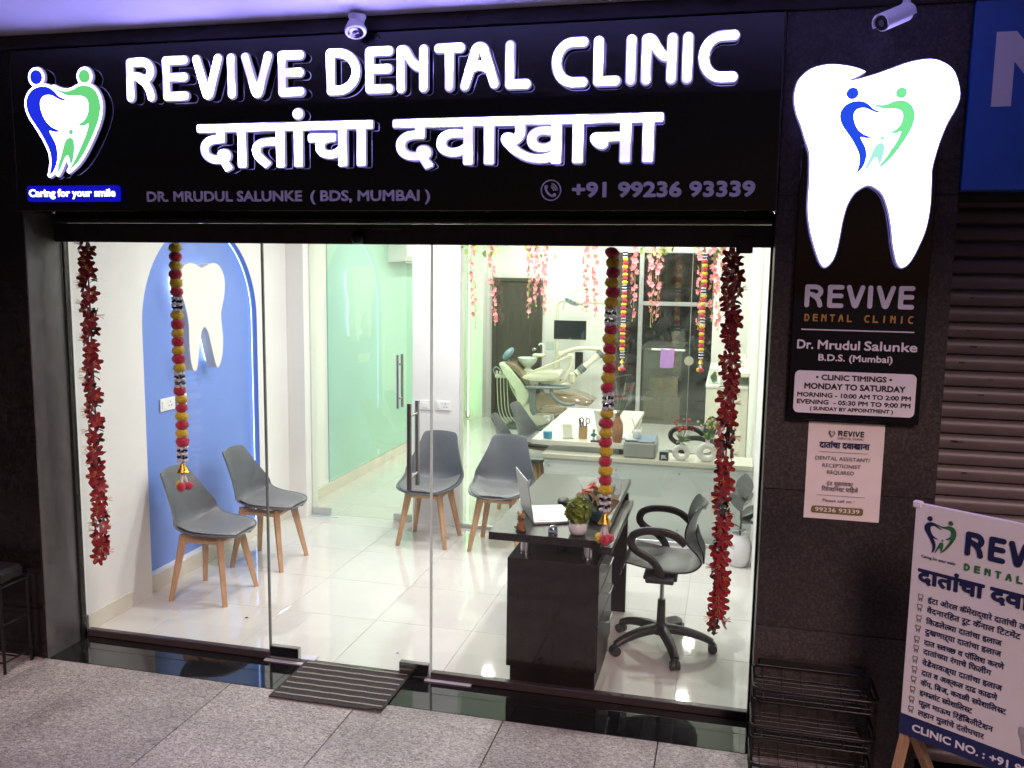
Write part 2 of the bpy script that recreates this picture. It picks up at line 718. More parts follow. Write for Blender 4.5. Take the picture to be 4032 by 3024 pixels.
def glyphs(s):
    """Triangles, border segments, width of a run of characters (font size 1)."""
    if s in GLY:
        return GLY[s]
    half = s.startswith('{')
    c = bpy.data.curves.new('t', 'FONT')
    c.body = s.strip('{}')
    c.size = 1.0
    c.resolution_u = 3
    o = bpy.data.objects.new('t', c)
    me = o.to_mesh()
    bm = bmesh.new()
    bm.from_mesh(me)
    o.to_mesh_clear()
    bpy.data.objects.remove(o)
    bpy.data.curves.remove(c)
    if half and bm.verts:
        x1 = max(v.co.x for v in bm.verts)
        bmesh.ops.bisect_plane(bm, geom=bm.verts[:] + bm.edges[:] + bm.faces[:], plane_co=(x1 - 0.135, 0, 0), plane_no=(1, 0, 0), clear_outer=True)
    bmesh.ops.triangulate(bm, faces=bm.faces[:])
    tris = [tuple((v.co.x, v.co.y) for v in f.verts) for f in bm.faces]
    segs = [tuple((v.co.x, v.co.y) for v in e.verts) for e in bm.edges if len(e.link_faces) == 1]
    xs = [v.co.x for v in bm.verts] or [0, 0.3]
    bm.free()
    GLY[s] = (tris, segs, min(xs), max(xs))
    return GLY[s]


def text_rings(s, x0, x1, base, cap, bold=0.0, res=13):
    """Outline rings of a line of text fitted into x0..x1 with capital height cap on a baseline.
    {X} is a Devanagari half letter, ^ hangs the sub-r under the letter before it."""
    runs, cur, i = [], '', 0
    while i < len(s):
        if s[i] == '{':
            j = s.index('}', i)
            if cur:
                runs.append(cur)
            cur = ''
            runs.append(s[i:j + 1])
            i = j + 1
        elif s[i] == '^':
            if cur:
                runs.append(cur)
            cur = ''
            runs.append('^')
            i += 1
        else:
            cur += s[i]
            i += 1
    if cur:
        runs.append(cur)
    T, S, x = [], [], 0.0
    for k, r in enumerate(runs):
        if r == '^':
            for a, b in (((x - .30, -.02), (x - .19, .10)), ((x - .19, .10), (x - .08, -.02))):
                S.append((a, b))
                nx, ny = (b[1] - a[1]) * .12, -(b[0] - a[0]) * .12
                T.append((a, b, (b[0] + nx, b[1] + ny)))
                T.append((a, (a[0] + nx, a[1] + ny), (b[0] + nx, b[1] + ny)))
            continue
        sp = (len(r) - len(r.lstrip(' '))) * 0.28
        sp2 = (len(r) - len(r.rstrip(' '))) * 0.28
        t, g, a, b = glyphs(r.strip(' ')) if r.strip(' ') else ([], [], 0, 0)
        off = x + sp - a
        T += [tuple((p[0] + off, p[1]) for p in q) for q in t]
        S += [tuple((p[0] + off, p[1]) for p in q) for q in g]
        x += sp + (b - a) + sp2
    ca = 0.70
    kz = cap / ca
    w = max(p[0] for q in S for p in q)
    w0 = min(p[0] for q in S for p in q)
    kx = (x1 - x0) / (w - w0)
    fx = lambda p: (x0 + (p[0] - w0) * kx, base + p[1] * kz)
    T = [tuple(fx(p) for p in q) for q in T]
    S = [tuple(fx(p) for p in q) for q in S]
    return offset_rings(S, T, (), bold * cap, cap / res)


def text(name, s, m, parent, place, x0, x1, base, cap, bold=0.0, depth=0.0015, res=13, world=True):
    v, f = plate(text_rings(s, x0, x1, base, cap, bold, res), place, depth)
    return mesh_obj(name, v, f, m, parent, world)


# the sign maker's rounded alphabet as strokes in a unit box
def arc(cx, cy, rx, ry, a0, a1, n=12):
    return [(cx + rx * math.cos(R(a0 + (a1 - a0) * i / n)), cy + ry * math.sin(R(a0 + (a1 - a0) * i / n))) for i in range(n + 1)]


STROKE = {
    'R': [[(0, 0), (0, 1), (.55, 1)] + arc(.55, .74, .42, .26, 90, -60, 8) + [(.5, .5)], spline([(.22, .6), (.45, .56), (.68, .42), (.88, .2), (.95, 0)], 5)],
    'E': [[(1, 1), (0, 1), (0, 0), (1, 0)], [(0, .53), (.96, .53)]],
    'V': [[(0, 1), (.40, .10)] + arc(.5, .12, .1, .12, 195, 345, 6) + [(.60, .10), (1, 1)]],
    'I': [[(.5, 0), (.5, 1)]],
    'D': [[(.3, 1), (0, 1), (0, 0), (.3, 0)] + arc(.3, .5, .7, .5, -90, 90, 14)],
    'N': [[(0, 0), (0, 1)], spline([(0, 1), (.2, .98), (.45, .72), (.72, .56), (1, .55)], 5), [(1, 0), (1, 1)]],
    'T': [[(0, 1), (1, 1)], [(.5, 1), (.5, 0)]],
    'A': [[(0, 0), (.34, .84)] + arc(.5, .84, .16, .16, 165, 15, 8) + [(.66, .84), (1, .04)], spline([(.16, .42), (.4, .52), (.62, .5), (.82, .42)], 4)],
    'L': [[(0, 1), (0, 0), (1, 0)]],
    'C': [[(1, 1), (.62, 1)] + arc(.62, .5, .62, .5, 90, 270, 14) + [(1, 0)]],
}


def stroke_rings(ch, x0, x1, z0, z1, w):
    r = w / 2
    sx, sz = (x1 - x0 - w), (z1 - z0 - w)
    if ch == 'I':
        P = [[((x0 + x1) / 2, z0 + r), ((x0 + x1) / 2, z1 - r)]]
    else:
        P = [[(x0 + r + a * sx, z0 + r + b * sz) for a, b in p] for p in STROKE[ch]]
    return offset_rings(poly_strokes(P), (), (), r, min(w / 9, (z1 - z0) / 30))


LOGO = dict(
    blue=[(-0.169, 0.141), (-0.134, 0.155), (-0.087, 0.155), (-0.051, 0.137), (-0.019, 0.108), (0.022, 0.091), (0.001, 0.087), (-0.028, 0.098), (-0.06, 0.113), (-0.086, 0.116), (-0.111, 0.109), (-0.127, 0.087), (-0.127, 0.056), (-0.117, 0.024), (-0.098, -0.008), (-0.069, -0.033), (-0.037, -0.047), (-0.016, -0.055), (-0.046, -0.058), (-0.067, -0.054), (-0.083, -0.052), (-0.072, -0.075), (-0.053, -0.11), (-0.045, -0.145), (-0.046, -0.18), (-0.055, -0.212), (-0.074, -0.244), (-0.095, -0.259), (-0.086, -0.229), (-0.081, -0.194), (-0.085, -0.152), (-0.104, -0.109), (-0.131, -0.063), (-0.162, -0.02), (-0.189, 0.019), (-0.204, 0.058), (-0.204, 0.093), (-0.191, 0.12)],
    green=[(-0.048, 0.151), (-0.013, 0.136), (0.028, 0.131), (0.062, 0.138), (0.088, 0.15), (0.117, 0.154), (0.153, 0.149), (0.181, 0.13), (0.2, 0.098), (0.207, 0.057), (0.199, 0.009), (0.176, -0.045), (0.144, -0.1), (0.103, -0.162), (0.059, -0.21), (0.015, -0.24), (0.042, -0.203), (0.07, -0.161), (0.098, -0.113), (0.121, -0.072), (0.137, -0.024), (0.11, -0.033), (0.071, -0.03), (0.099, -0.016), (0.121, 0.001), (0.137, 0.028), (0.142, 0.062), (0.134, 0.09), (0.11, 0.104), (0.069, 0.109), (0.027, 0.11), (-0.009, 0.125), (-0.034, 0.136)],
    child=[(-0.049, -0.254), (-0.043, -0.216), (-0.023, -0.167), (-0.003, -0.114), (0.015, -0.09), (0.037, -0.085), (0.05, -0.098), (0.053, -0.126), (0.049, -0.161), (0.039, -0.196), (0.025, -0.217), (0.022, -0.188), (0.015, -0.171), (0.002, -0.174), (-0.012, -0.195), (-0.031, -0.23)],
    fill=[(-0.169, 0.141), (-0.097, 0.142), (-0.015, 0.098), (0.023, 0.104), (0.07, 0.123), (0.146, 0.134), (0.198, 0.064), (0.141, -0.072), (0.033, -0.224), (0.025, -0.213), (0.015, -0.167), (-0.012, -0.195), (-0.035, -0.237), (-0.074, -0.237), (-0.046, -0.173), (-0.084, -0.067), (-0.171, 0.033), (-0.194, 0.082)])
TIPS = dict(blue=(5, 17, 27), green=(0, 15, 22), child=(0, 10))


def smooth_ring(P, tips, n=4):
    """Spline outline with sharp corners kept at the tips."""
    out = []
    m = len(P)
    t = sorted(tips)
    for a, b in zip(t, t[1:] + [t[0] + m]):
        seg = [P[i % m] for i in range(a, b + 1)]
        out += spline(seg, n)[:-1]
    return out


def circle(cx, cz, r, n=24):
    return [(cx + r * math.cos(2 * math.pi * i / n), cz + r * math.sin(2 * math.pi * i / n)) for i in range(n)]


def logo_shapes(cx, cz, k=1.0, n=4):
    S = {}
    for q in ('blue', 'green', 'child'):
        S[q] = [(cx + a * k, cz + b * k) for a, b in smooth_ring(LOGO[q], TIPS[q], n)]
    S['blue_head'] = circle(cx - .143 * k, cz + .201 * k, .034 * k)
    S['green_head'] = circle(cx + .126 * k, cz + .196 * k, .031 * k)
    S['child_head'] = circle(cx + .038 * k, cz - .059 * k, .0125 * k, 14)
    return S


def emblem(parent, cx, cz, k, place, mats, depth=0.002, world=True, n=4):
    S = logo_shapes(cx, cz, k, n)
    for q, nm, mi in (('blue', 'emblem_figure', 0), ('blue_head', 'emblem_head', 0), ('green', 'emblem_figure', 1), ('green_head', 'emblem_head', 1),
                      ('child', 'emblem_child', 2), ('child_head', 'emblem_head', 2)):
        v, f = plate([S[q]], place, depth)
        mesh_obj(nm, v, f, mats[mi], parent, world)

# ================================================================== materials used all over
M_PAVE = granite_mat('paving granite', (0.20, 0.186, 0.172), (0.40, 0.378, 0.355), (0.63, 0.603, 0.575), rough=0.5, scale=64, stretch=(1, 1.5, 1))
M_GROUT = mat('joint mortar', (0.075, 0.065, 0.06), 0.9, var=0.3, vs=40)
M_SILL = granite_mat('black sill granite', (0.006, 0.006, 0.007), (0.010, 0.010, 0.011), (0.022, 0.022, 0.024), rough=0.035, scale=260, spec=0.8, bump=0.0, rvar=0.02)
M_PILLAR = granite_mat('dark stone cladding', (0.029, 0.0235, 0.0235), (0.042, 0.035, 0.0345), (0.070, 0.060, 0.059), rough=0.38, scale=85, spec=0.4, bump=0.2, stretch=(1, 1, 1), dist=0.4)
M_JAMB = granite_mat('worn dark stone', (0.085, 0.085, 0.086), (0.11, 0.11, 0.11), (0.15, 0.15, 0.147), rough=0.42, scale=6, spec=0.4, bump=0.1, stretch=(1, 1, .35), dist=0.3)
M_PILLARL = granite_mat('black polished stone', (0.006, 0.005, 0.006), (0.010, 0.009, 0.010), (0.018, 0.016, 0.017), rough=0.25, scale=30, spec=0.4, bump=0.1, stretch=(1, 1, 1))
M_BLACK = mat('black gloss acrylic', (0.0025, 0.0025, 0.005), 0.06, spec=0.55, var=0.2, rvar=0.04)
M_FASCIA = mat('dark painted fascia', (0.03, 0.027, 0.03), 0.55, var=0.3, vs=6, bump=0.1, bs=60)
M_SHUT = mat('dark shutter steel', (0.035, 0.031, 0.034), 0.42, metal=0.35, var=0.25, vs=9, bump=0.05)
M_SOFFIT = mat('white soffit paint', (0.70, 0.69, 0.70), 0.75, var=0.05, vs=1.6, bump=0.05)
M_WALL = mat('white wall paint', (0.78, 0.77, 0.745), 0.6, var=0.035, vs=2.2, bump=0.03, bs=200)
M_CEIL = mat('ceiling paint', (0.85, 0.84, 0.82), 0.7, var=0.02, vs=3)
M_SKIRT = mat('cream skirting tile', (0.66, 0.62, 0.53), 0.25, var=0.04, vs=6)
M_CHROME = mat('brushed steel', (0.56, 0.56, 0.57), 0.22, metal=1.0, var=0.08, vs=60, stretch=(1, 1, .1))
M_STEEL = mat('satin aluminium', (0.62, 0.63, 0.64), 0.32, metal=0.9, var=0.05)
M_WHITEPL = mat('white plastic', (0.78, 0.78, 0.77), 0.35, var=0.03)
M_BLKPL = mat('black plastic', (0.018, 0.018, 0.019), 0.36, var=0.25, vs=30, bump=0.08, bs=400)
M_BLKMET = mat('black powder coat', (0.012, 0.011, 0.011), 0.4, metal=0.3, var=0.2)
M_LETTER = light_mat('lit letter face', (0.32, 0.28, 1.0), 52.0, 0.8, 9.0)
M_LETTER2 = light_mat('lit tooth face', (0.33, 0.29, 1.0), 18.0)
M_LETSIDE = mat('letter return', (0.05, 0.05, 0.06), 0.3, var=0.05)
M_LETBLOOM = light_mat('letter bloom rim', (0.42, 0.39, 0.85), 0.62)  # halo of the lit letters, imitated by a glowing rim
M_BLUE_L = light_mat('lit blue vinyl', (0.012, 0.03, 0.75), 1.0)
M_GREEN_L = light_mat('lit green vinyl', (0.16, 0.72, 0.22), 0.95)
M_TEAL_L = light_mat('lit pale teal vinyl', (0.45, 0.95, 0.80), 0.95)
M_SLOGAN = light_mat('lit blue slogan plate', (0.006, 0.006, 0.62), 0.75)
M_SLOGTXT = light_mat('lit slogan text', (0.75, 0.75, 1.0), 3.0)
M_PRINT = mat('lavender print', (0.70, 0.69, 0.75), 0.4, var=0.03)
M_PRINTW = mat('white print', (0.78, 0.75, 0.78), 0.4, var=0.03)
M_GOLDP = mat('amber print', (0.55, 0.28, 0.05), 0.4, var=0.05)
M_INK = mat('black ink', (0.022, 0.018, 0.022), 0.5, var=0.05)
M_INKGREY = mat('grey ink', (0.20, 0.17, 0.17), 0.6, var=0.05)
M_NAVY = mat('navy ink', (0.012, 0.016, 0.075), 0.45, var=0.05)
M_GREENP = mat('green ink', (0.03, 0.16, 0.055), 0.45, var=0.05)
M_PAPER = mat('poster paper', (0.80, 0.72, 0.68), 0.45, var=0.04, vs=5, bump=0.5, bs=14)  # pink of the street light is mixed into the paper colour
M_FLEX = mat('standee flex print', (0.78, 0.75, 0.75), 0.4, var=0.03, vs=4)
M_OLIVE = mat('olive ink', (0.16, 0.14, 0.035), 0.5, var=0.05)
M_GLASS = glass_mat('clear sheet glass', (0.985, 0.992, 0.985), 1.45, 0.0, 0.004)
M_GLASSG = glass_mat('green tinged partition glass', (0.970, 0.987, 0.950), 1.85, 0.0, 0.0)
M_GEDGE = mat('glass edge', (0.16, 0.19, 0.19), 0.2, var=0.1)
M_GEDGE2 = mat('pale glass edge', (0.66, 0.74, 0.71), 0.25, var=0.1)


def adj(x, z, y=-0.44):
    """Sign points were measured on a plane 2 cm nearer; slide them to plane y along the sight line."""
    k = (y + 4.2031) / (-0.46 + 4.2031)
    return 3.1848 + (x - 3.1848) * k, 2.1159 + (z - 2.1159) * k


# ================================================================== ground
road = props(MB().box(-60, 60, -80, -2.9, -0.4, -0.15).build('road', mat('asphalt', (0.05, 0.05, 0.05), 0.85, var=0.25, vs=30, bump=0.3, bs=150)), kind='structure')
pav = props(MB().box(-8, 12, -2.9, -0.30, -0.4, -0.010).build('pavement', M_GROUT), kind='structure')
XJ = [-7.1, -6.4, -5.67, -4.95, -4.23, -3.5, -2.78, -2.06, -1.34, -0.66, -0.305, 0.088, 0.806, 1.512, 2.234, 2.955, 3.675, 4.395, 5.115, 5.835, 6.55]
rg = random.Random(3)
for a, b in zip(XJ, XJ[1:]):
    for y0, y1 in ((-1.62, -0.362), (-2.85, -1.625)):
        g = 0.0028
        s = MB().box(a + g, b - g, y0, y1, -0.03, rg.uniform(-0.0008, 0.0008), 0.0015).build('paving_slab', M_PAVE, pav)
kb = MB().box(-8, 12, -3.05, -2.9, -0.4, 0.0, 0.01)
props(kb.build('kerb', mat('kerb concrete', (0.3, 0.29, 0.28), 0.85, var=0.15, bump=0.2)), kind='structure')

sill = props(MB().box(-0.292, 3.352, -0.36, -0.004, -0.2, -0.006).build('door_sill', M_GROUT), kind='structure')
for x0, x1 in ((-0.29, 1.02), (1.022, 2.26), (2.262, 3.35)):
    for y0, y1 in ((-0.361, -0.199), (-0.196, -0.006)):
        MB().box(x0, x1, y0, y1, -0.03, 0.002, 0.0008).build('sill_slab', M_SILL, sill)

# ================================================================== facade
lp = thing('stone_pillar', 'wide dark stone pillar at the left edge beside the blue-arched wall', 'pillar', (-1.6, -0.25, 0))
MB().box(-4.2, -0.29, -0.367, -0.05, 0.0, 3.19, 0.004).build('pillar_front', M_PILLARL, lp, True)
MB().box(-0.289, -0.281, -0.362, -0.12, 0.0, 2.36, 0.001).build('jamb_slab', M_JAMB, lp, True)
rp_ = thing('stone_pillar', 'brown-black stone pillar carrying the glowing tooth sign', 'pillar', (3.69, -0.2, 0))
zz = [0.0, 0.60, 1.205, 2.42, 3.19]
for a, b in zip(zz, zz[1:]):
    MB().box(3.353, 4.027, -0.367, -0.04, a + 0.0012, b - 0.0012, 0.002).build('cladding_slab', M_PILLAR, rp_, True)
MB().box(3.356, 4.024, -0.36, -0.045, 0.0, 3.19).build('pillar_core', M_GROUT, rp_, True)
fas = thing('facade_beam', 'dark painted beam running above the big clinic sign', 'beam', (1.5, -0.2, 2.36))
MB().box(-4.2, 9, -0.385, -0.05, 3.135, 3.20, 0.004).build('beam_face', M_FASCIA, fas, True)
MB().box(-0.285, 3.35, -0.345, -0.26, 2.40, 3.13).build('beam_core', M_FASCIA, fas, True)
MB().box(-0.285, 3.35, -0.26, -0.02, 2.42, 2.75).build('beam_back', M_FASCIA, fas, True)
sof = props(MB().box(-7, 10, -2.35, -0.30, 3.202, 3.36).build('porch_soffit', M_SOFFIT), kind='structure')

# rolled-up shutter over the entrance
rs = thing('roller_shutter', 'dark rolled up steel shutter above the glass front', 'shutter', (1.5, -0.15, 2.2))
MB().box(-0.28, 3.350, -0.165, -0.125, 2.216, 2.312, 0.004).build('bottom_rail', M_SHUT, rs, True)
MB().box(-0.28, 3.350, -0.19, -0.125, 2.314, 2.338, 0.006).build('rail_lip', M_SHUT, rs, True)
for k in range(2):
    MB().box(-0.28, 3.350, -0.158 + .004 * k, -0.13, 2.340 + k * 0.036, 2.374 + k * 0.036, 0.008).build('slat', M_SHUT, rs, True)
MB().box(-0.2805, -0.267, -0.118, -0.098, 0.003, 2.36, 0.002).build('guide_channel', M_BLKMET, rs, True)
MB().box(3.344, 3.3525, -0.17, -0.10, 0.003, 2.36, 0.002).build('guide_channel', M_BLKMET, rs, True)
b = MB()
b.tube([(1.50, -0.19, 2.296), (1.452, -0.19, 2.296), (1.440, -0.19, 2.285), (1.438, -0.19, 2.265)], 0.008, 8)
hk = b.build('lock_hasp', M_BLKMET, rs, True, 40)
MB().box(1.50, 1.66, -0.18, -0.165, 2.285, 2.305, 0.003).build('lock_bolt', M_SHUT, rs, True)
MB().lathe([(0.004, -.030), (.022, -.026), (.030, -.010), (.030, .010), (.022, .026), (.004, .030)], 14, (1.446, -0.195, 2.245)).build('padlock', M_BLKMET, rs, True, 40)
b = MB().box(3.198, 3.268, -0.20, -0.166, 2.190, 2.262, 0.003)
b.build('lock_box', M_SHUT, rs, True)
MB().box(3.213, 3.253, -0.206, -0.2005, 2.232, 2.250, 0.001).build('lock_slot', M_INK, rs, True)
for x in (-0.10, -0.03):
    MB().cyl((x, -0.166, 2.27), (x, -0.172, 2.27), 0.018, n=14).build('rivet', M_SHUT, rs, True)
for i in range(6):
    MB().cyl((1.70 + i * .028, -0.166, 2.262 + .003 * (i % 2)), (1.70 + i * .028, -0.1675, 2.262 + .003 * (i % 2)), 0.004, n=8).build('drill_hole', M_INK, rs, True)

# ================================================================== main sign
sg = thing('clinic_sign', 'long black sign board with glowing white letters above the entrance', 'sign', (1.53, -0.37, 2.36))
MB().box(-0.281, 3.348, -0.40, -0.346, 2.358, 3.128, 0.003).build('panel', M_BLACK, sg, True)
for a, b_ in ((-0.283, -0.275), (3.342, 3.350)):
    MB().box(a, b_, -0.403, -0.345, 2.357, 3.129, 0.001).build('edge_trim', M_FASCIA, sg, True)
LETTERS = [('R', .409, .566), ('E', .600, .737), ('V', .757, .909), ('I', .933, .975), ('V', 1.003, 1.158), ('E', 1.183, 1.314),
           ('D', 1.416, 1.579), ('E', 1.600, 1.731), ('N', 1.744, 1.889), ('T', 1.914, 2.052), ('A', 2.030, 2.203), ('L', 2.226, 2.339),
           ('C', 2.424, 2.577), ('L', 2.598, 2.713), ('I', 2.731, 2.773), ('N', 2.792, 2.936), ('I', 2.955, 2.997), ('C', 3.018, 3.174)]


def raised(name, rings, parent, y_back, y_face, mf, ms):
    """Channel letter: lit face plate on a return, with an added rim imitating bloom."""
    d = y_back - y_face
    v, f = plate(rings, facade(y_back), d - 0.004)
    o = mesh_obj(name, v, f, ms, parent, True)
    v, f = plate(rings, facade(y_face + 0.0035), 0.0035)
    mesh_obj('lit_face', v, f, mf, o, True)
    v, f = [], []
    for r in rings:
        m_ = len(r)
        sgn = 1 if sum(r[i - 1][0] * r[i][1] - r[i][0] * r[i - 1][1] for i in range(m_)) > 0 else -1
        hole = sum(1 for q in rings if q is not r and ring_inside(r[0], q)) % 2
        if hole:
            sgn = -sgn
        k0 = len(v)
        for i in range(m_):
            a, b, c = r[i - 1], r[i], r[(i + 1) % m_]
            dx, dz = c[0] - a[0], c[1] - a[1]
            L = math.hypot(dx, dz) or 1e-9
            nx, nz = dz / L * sgn, -dx / L * sgn
            v += [(b[0], y_face + .0006, b[1]), (b[0] + nx * .0058, y_face + .012, b[1] + nz * .0058)]
        f += [(k0 + 2 * i, k0 + 2 * ((i + 1) % m_), k0 + 2 * ((i + 1) % m_) + 1, k0 + 2 * i + 1) for i in range(m_)]
    mesh_obj('bloom_rim', v, f, M_LETBLOOM, o, True)  # added flared rim, its glow stands in for bloom around the face
    return o


for ch, a, b_ in LETTERS:
    x0, z0 = adj(a, 2.853)
    x1, z1 = adj(b_, 3.053)
    raised('letter', stroke_rings(ch, x0 + .003, x1 - .003, z0 + .003, z1 - .003, 0.0365), sg, -0.412, -0.44, M_LETTER, M_LETSIDE)
# second line, one plate per glyph
t_, s_, _, _ = glyphs('\u093e')
H_HEAD = max(p[1] for q in s_ for p in q)


def deva_word(word, x0, x1, zb, zt, bold, res):
    kz = (zt - zb - 2 * bold * 0) / H_HEAD
    return text_rings(word, x0, x1, zb, kz * 0.7, bold / (kz * 0.7), res)


for w_, a, b_ in (('\u0926\u093e\u0924\u093e\u0902\u091a\u093e', .770, 1.636), ('\u0926\u0935\u093e\u0916\u093e\u0928\u093e', 1.725, 2.890)):
    g = 0.0062
    x0, z0 = adj(a, 2.548)
    x1, z1 = adj(b_, 2.745)
    rr = deva_word(w_, x0 + .0085, x1 - .0085, z0 + .0085, z1 - .0085, g, 46)
    raised('word', rr, sg, -0.412, -0.44, M_LETTER, M_LETSIDE)
# emblem
ex, ez = 0.042, 2.788
em = logo_shapes(ex, ez)
back = offset_rings((), (), [em['blue'], em['green'], em['child'], em['blue_head'], em['green_head'], [(ex + a, ez + b_) for a, b_ in LOGO['fill']]], 0.0115, 0.004)
eb = raised('emblem', back, sg, -0.412, -0.438, M_LETTER2, M_LETSIDE)
emblem(eb, ex, ez, 1.0, facade(-0.4382), (M_BLUE_L, M_GREEN_L, M_GREEN_L), 0.002)
# slogan plate
x0, z0 = adj(-.170, 2.401, -.43)
x1, z1 = adj(.335, 2.476, -.43)


def rrect(x0, x1, z0, z1, r, n=5):
    o = []
    for cx, cz, a in ((x1 - r, z1 - r, 0), (x0 + r, z1 - r, 90), (x0 + r, z0 + r, 180), (x1 - r, z0 + r, 270)):
        o += arc(cx, cz, r, r, a, a + 90, n)
    return o


v, f = plate([rrect(x0, x1, z0, z1, 0.012)], facade(-0.402), 0.026)
sl = mesh_obj('slogan_plate', v, f, M_SLOGAN, sg, True)
text('slogan_text', 'Caring for your smile', M_SLOGTXT, sl, facade(-0.4282), x0 + .012, x1 - .012, z0 + .024, .034, 0.055, 0.0015, 18)
text('lettering', 'DR. MRUDUL SALUNKE', M_PRINT, sg, facade(-0.4003), .456, 1.261, 2.404, .045, .05, .0012, 18)
text('lettering', '( BDS, MUMBAI )', M_PRINT, sg, facade(-0.4003), 1.307, 1.877, 2.404, .045, .05, .0012, 18)
text('lettering', '+91 99236 93339', M_PRINT, sg, facade(-0.4003), 2.515, 3.259, 2.417, .058, .06, .0012, 18)
ring_o, ring_i = circle(2.421, 2.444, .0445, 40), circle(2.421, 2.444, .0395, 40)
v, f = plate([ring_o, ring_i], facade(-0.4003), 0.0012)
ic = mesh_obj('phone_icon', v, f, M_PRINT, sg, True)
hs = spline([(2.400, 2.461), (2.399, 2.448), (2.408, 2.432), (2.424, 2.421), (2.437, 2.421)], 6)
rr = offset_rings(poly_strokes([hs]), (), (), .0045, .0012)
v, f = plate(rr, facade(-0.4003), .0012)
mesh_obj('handset', v, f, M_PRINT, ic, True)
for p0, r_ in (((2.400, 2.458), .008), ((2.436, 2.424), .008)):
    v, f = plate([circle(p0[0], p0[1], r_, 12)], facade(-0.4003), .0016)
    mesh_obj('handset_end', v, f, M_PRINT, ic, True)
for r_ in (.012, .020, .028):
    rr = offset_rings(poly_strokes([arc(2.420, 2.444, r_, r_, 0, 80, 8)]), (), (), .0022, .0009)
    v, f = plate(rr, facade(-0.4003), .0012)
    mesh_obj('sound_wave', v, f, M_PRINT, ic, True)

# ================================================================== pillar sign with the tooth
ps = thing('pillar_sign', 'tall black clinic panel with a glowing white tooth on the right pillar', 'sign', (3.68, -0.37, 1.51))
MB().box(3.433, 3.937, -0.40, -0.3685, 1.513, 2.62, 0.002).build('panel', M_BLACK, ps, True)
TOOTH = [(3.409, 2.86), (3.45, 2.896), (3.512, 2.91), (3.574, 2.904), (3.617, 2.893), (3.648, 2.88), (3.625, 2.866), (3.595, 2.853), (3.559, 2.846), (3.607, 2.848), (3.655, 2.859), (3.691, 2.869), (3.744, 2.887), (3.808, 2.908), (3.878, 2.916), (3.926, 2.9), (3.964, 2.865), (3.987, 2.791), (3.979, 2.742), (3.953, 2.687), (3.934, 2.632), (3.92, 2.576), (3.909, 2.514), (3.91, 2.463), (3.912, 2.387), (3.908, 2.324), (3.899, 2.272), (3.884, 2.227), (3.866, 2.182), (3.847, 2.15), (3.826, 2.138), (3.813, 2.149), (3.803, 2.175), (3.79, 2.227), (3.78, 2.291), (3.767, 2.349), (3.752, 2.394), (3.738, 2.42), (3.718, 2.439), (3.684, 2.454), (3.645, 2.433), (3.625, 2.408), (3.608, 2.369), (3.596, 2.31), (3.59, 2.258), (3.581, 2.199), (3.567, 2.159), (3.545, 2.136), (3.53, 2.145), (3.516, 2.172), (3.497, 2.224), (3.481, 2.277), (3.47, 2.336), (3.466, 2.389), (3.467, 2.467), (3.464, 2.551), (3.458, 2.59), (3.443, 2.629), (3.425, 2.681), (3.406, 2.726), (3.396, 2.765), (3.393, 2.797), (3.397, 2.828)]
tr = smooth_ring(TOOTH, (5, 8), 3)
to = raised('tooth_light', [tr], ps, -0.404, -0.44, M_LETTER2, M_LETSIDE)
emblem(to, 3.700, 2.668, 0.655, facade(-0.4403), (light_mat('lit royal blue vinyl', (0.015, 0.075, 0.80), 1.0), light_mat('lit light green vinyl', (0.20, 0.85, 0.32), 1.0), M_TEAL_L), 0.0015)


def stroke_word(parent, word, spans, z0, z1, w, m, place, name='printed_letter', depth=0.0012, world=True):
    for ch, a, b_ in zip(word, *zip(*spans)) if False else [(c, s[0], s[1]) for c, s in zip(word, spans)]:
        v, f = plate(stroke_rings(ch, a, b_, z0, z1, w), place, depth)
        mesh_obj(name, v, f, m, parent, world)


def spans_of(letters, x0, x1, gap_word=None):
    lo, hi = letters[0][1], letters[-1][2]
    k = (x1 - x0) / (hi - lo)
    return [(x0 + (a - lo) * k, x0 + (b_ - lo) * k) for _, a, b_ in letters]


stroke_word(ps, 'REVIVE', spans_of(LETTERS[:6], 3.476, 3.889), 1.973, 2.065, .0185, M_PRINTW, facade(-0.4003))


def even_spans(word, x0, x1, fill=0.62):
    n = len(word)
    step = (x1 - x0) / (n - 1 + fill)
    return [(x0 + i * step, x0 + i * step + step * fill) for i in range(n)]


es = even_spans('DENTAL_CLINIC', 3.479, 3.890)
for ch, s in zip('DENTAL_CLINIC', es):
    if ch != '_':
        v, f = plate(stroke_rings(ch, s[0], s[1], 1.917, 1.947, .0062), facade(-0.4003), .0012)
        mesh_obj('printed_letter', v, f, M_GOLDP, ps, True)
MB().box(3.470, 3.897, -0.4018, -0.4003, 1.881, 1.886).build('printed_rule', M_PRINTW, ps, True)
for s, a, b_ in (('Dr.', 3.458, 3.519), ('Mrudul', 3.538, 3.697), ('Salunke', 3.715, 3.911)):
    text('lettering', s, M_PRINTW, ps, facade(-0.4003), a, b_, 1.806, .036, .035, .0012, 16)
text('lettering', 'B.D.S. (Mumbai)', M_PRINTW, ps, facade(-0.4003), 3.543, 3.823, 1.759, .026, .035, .0012, 16)
v, f = plate([rrect(3.455, 3.918, 1.542, 1.716, .02)], facade(-0.4003), .0015)
tp = mesh_obj('timings_plate', v, f, M_PRINTW, ps, True)
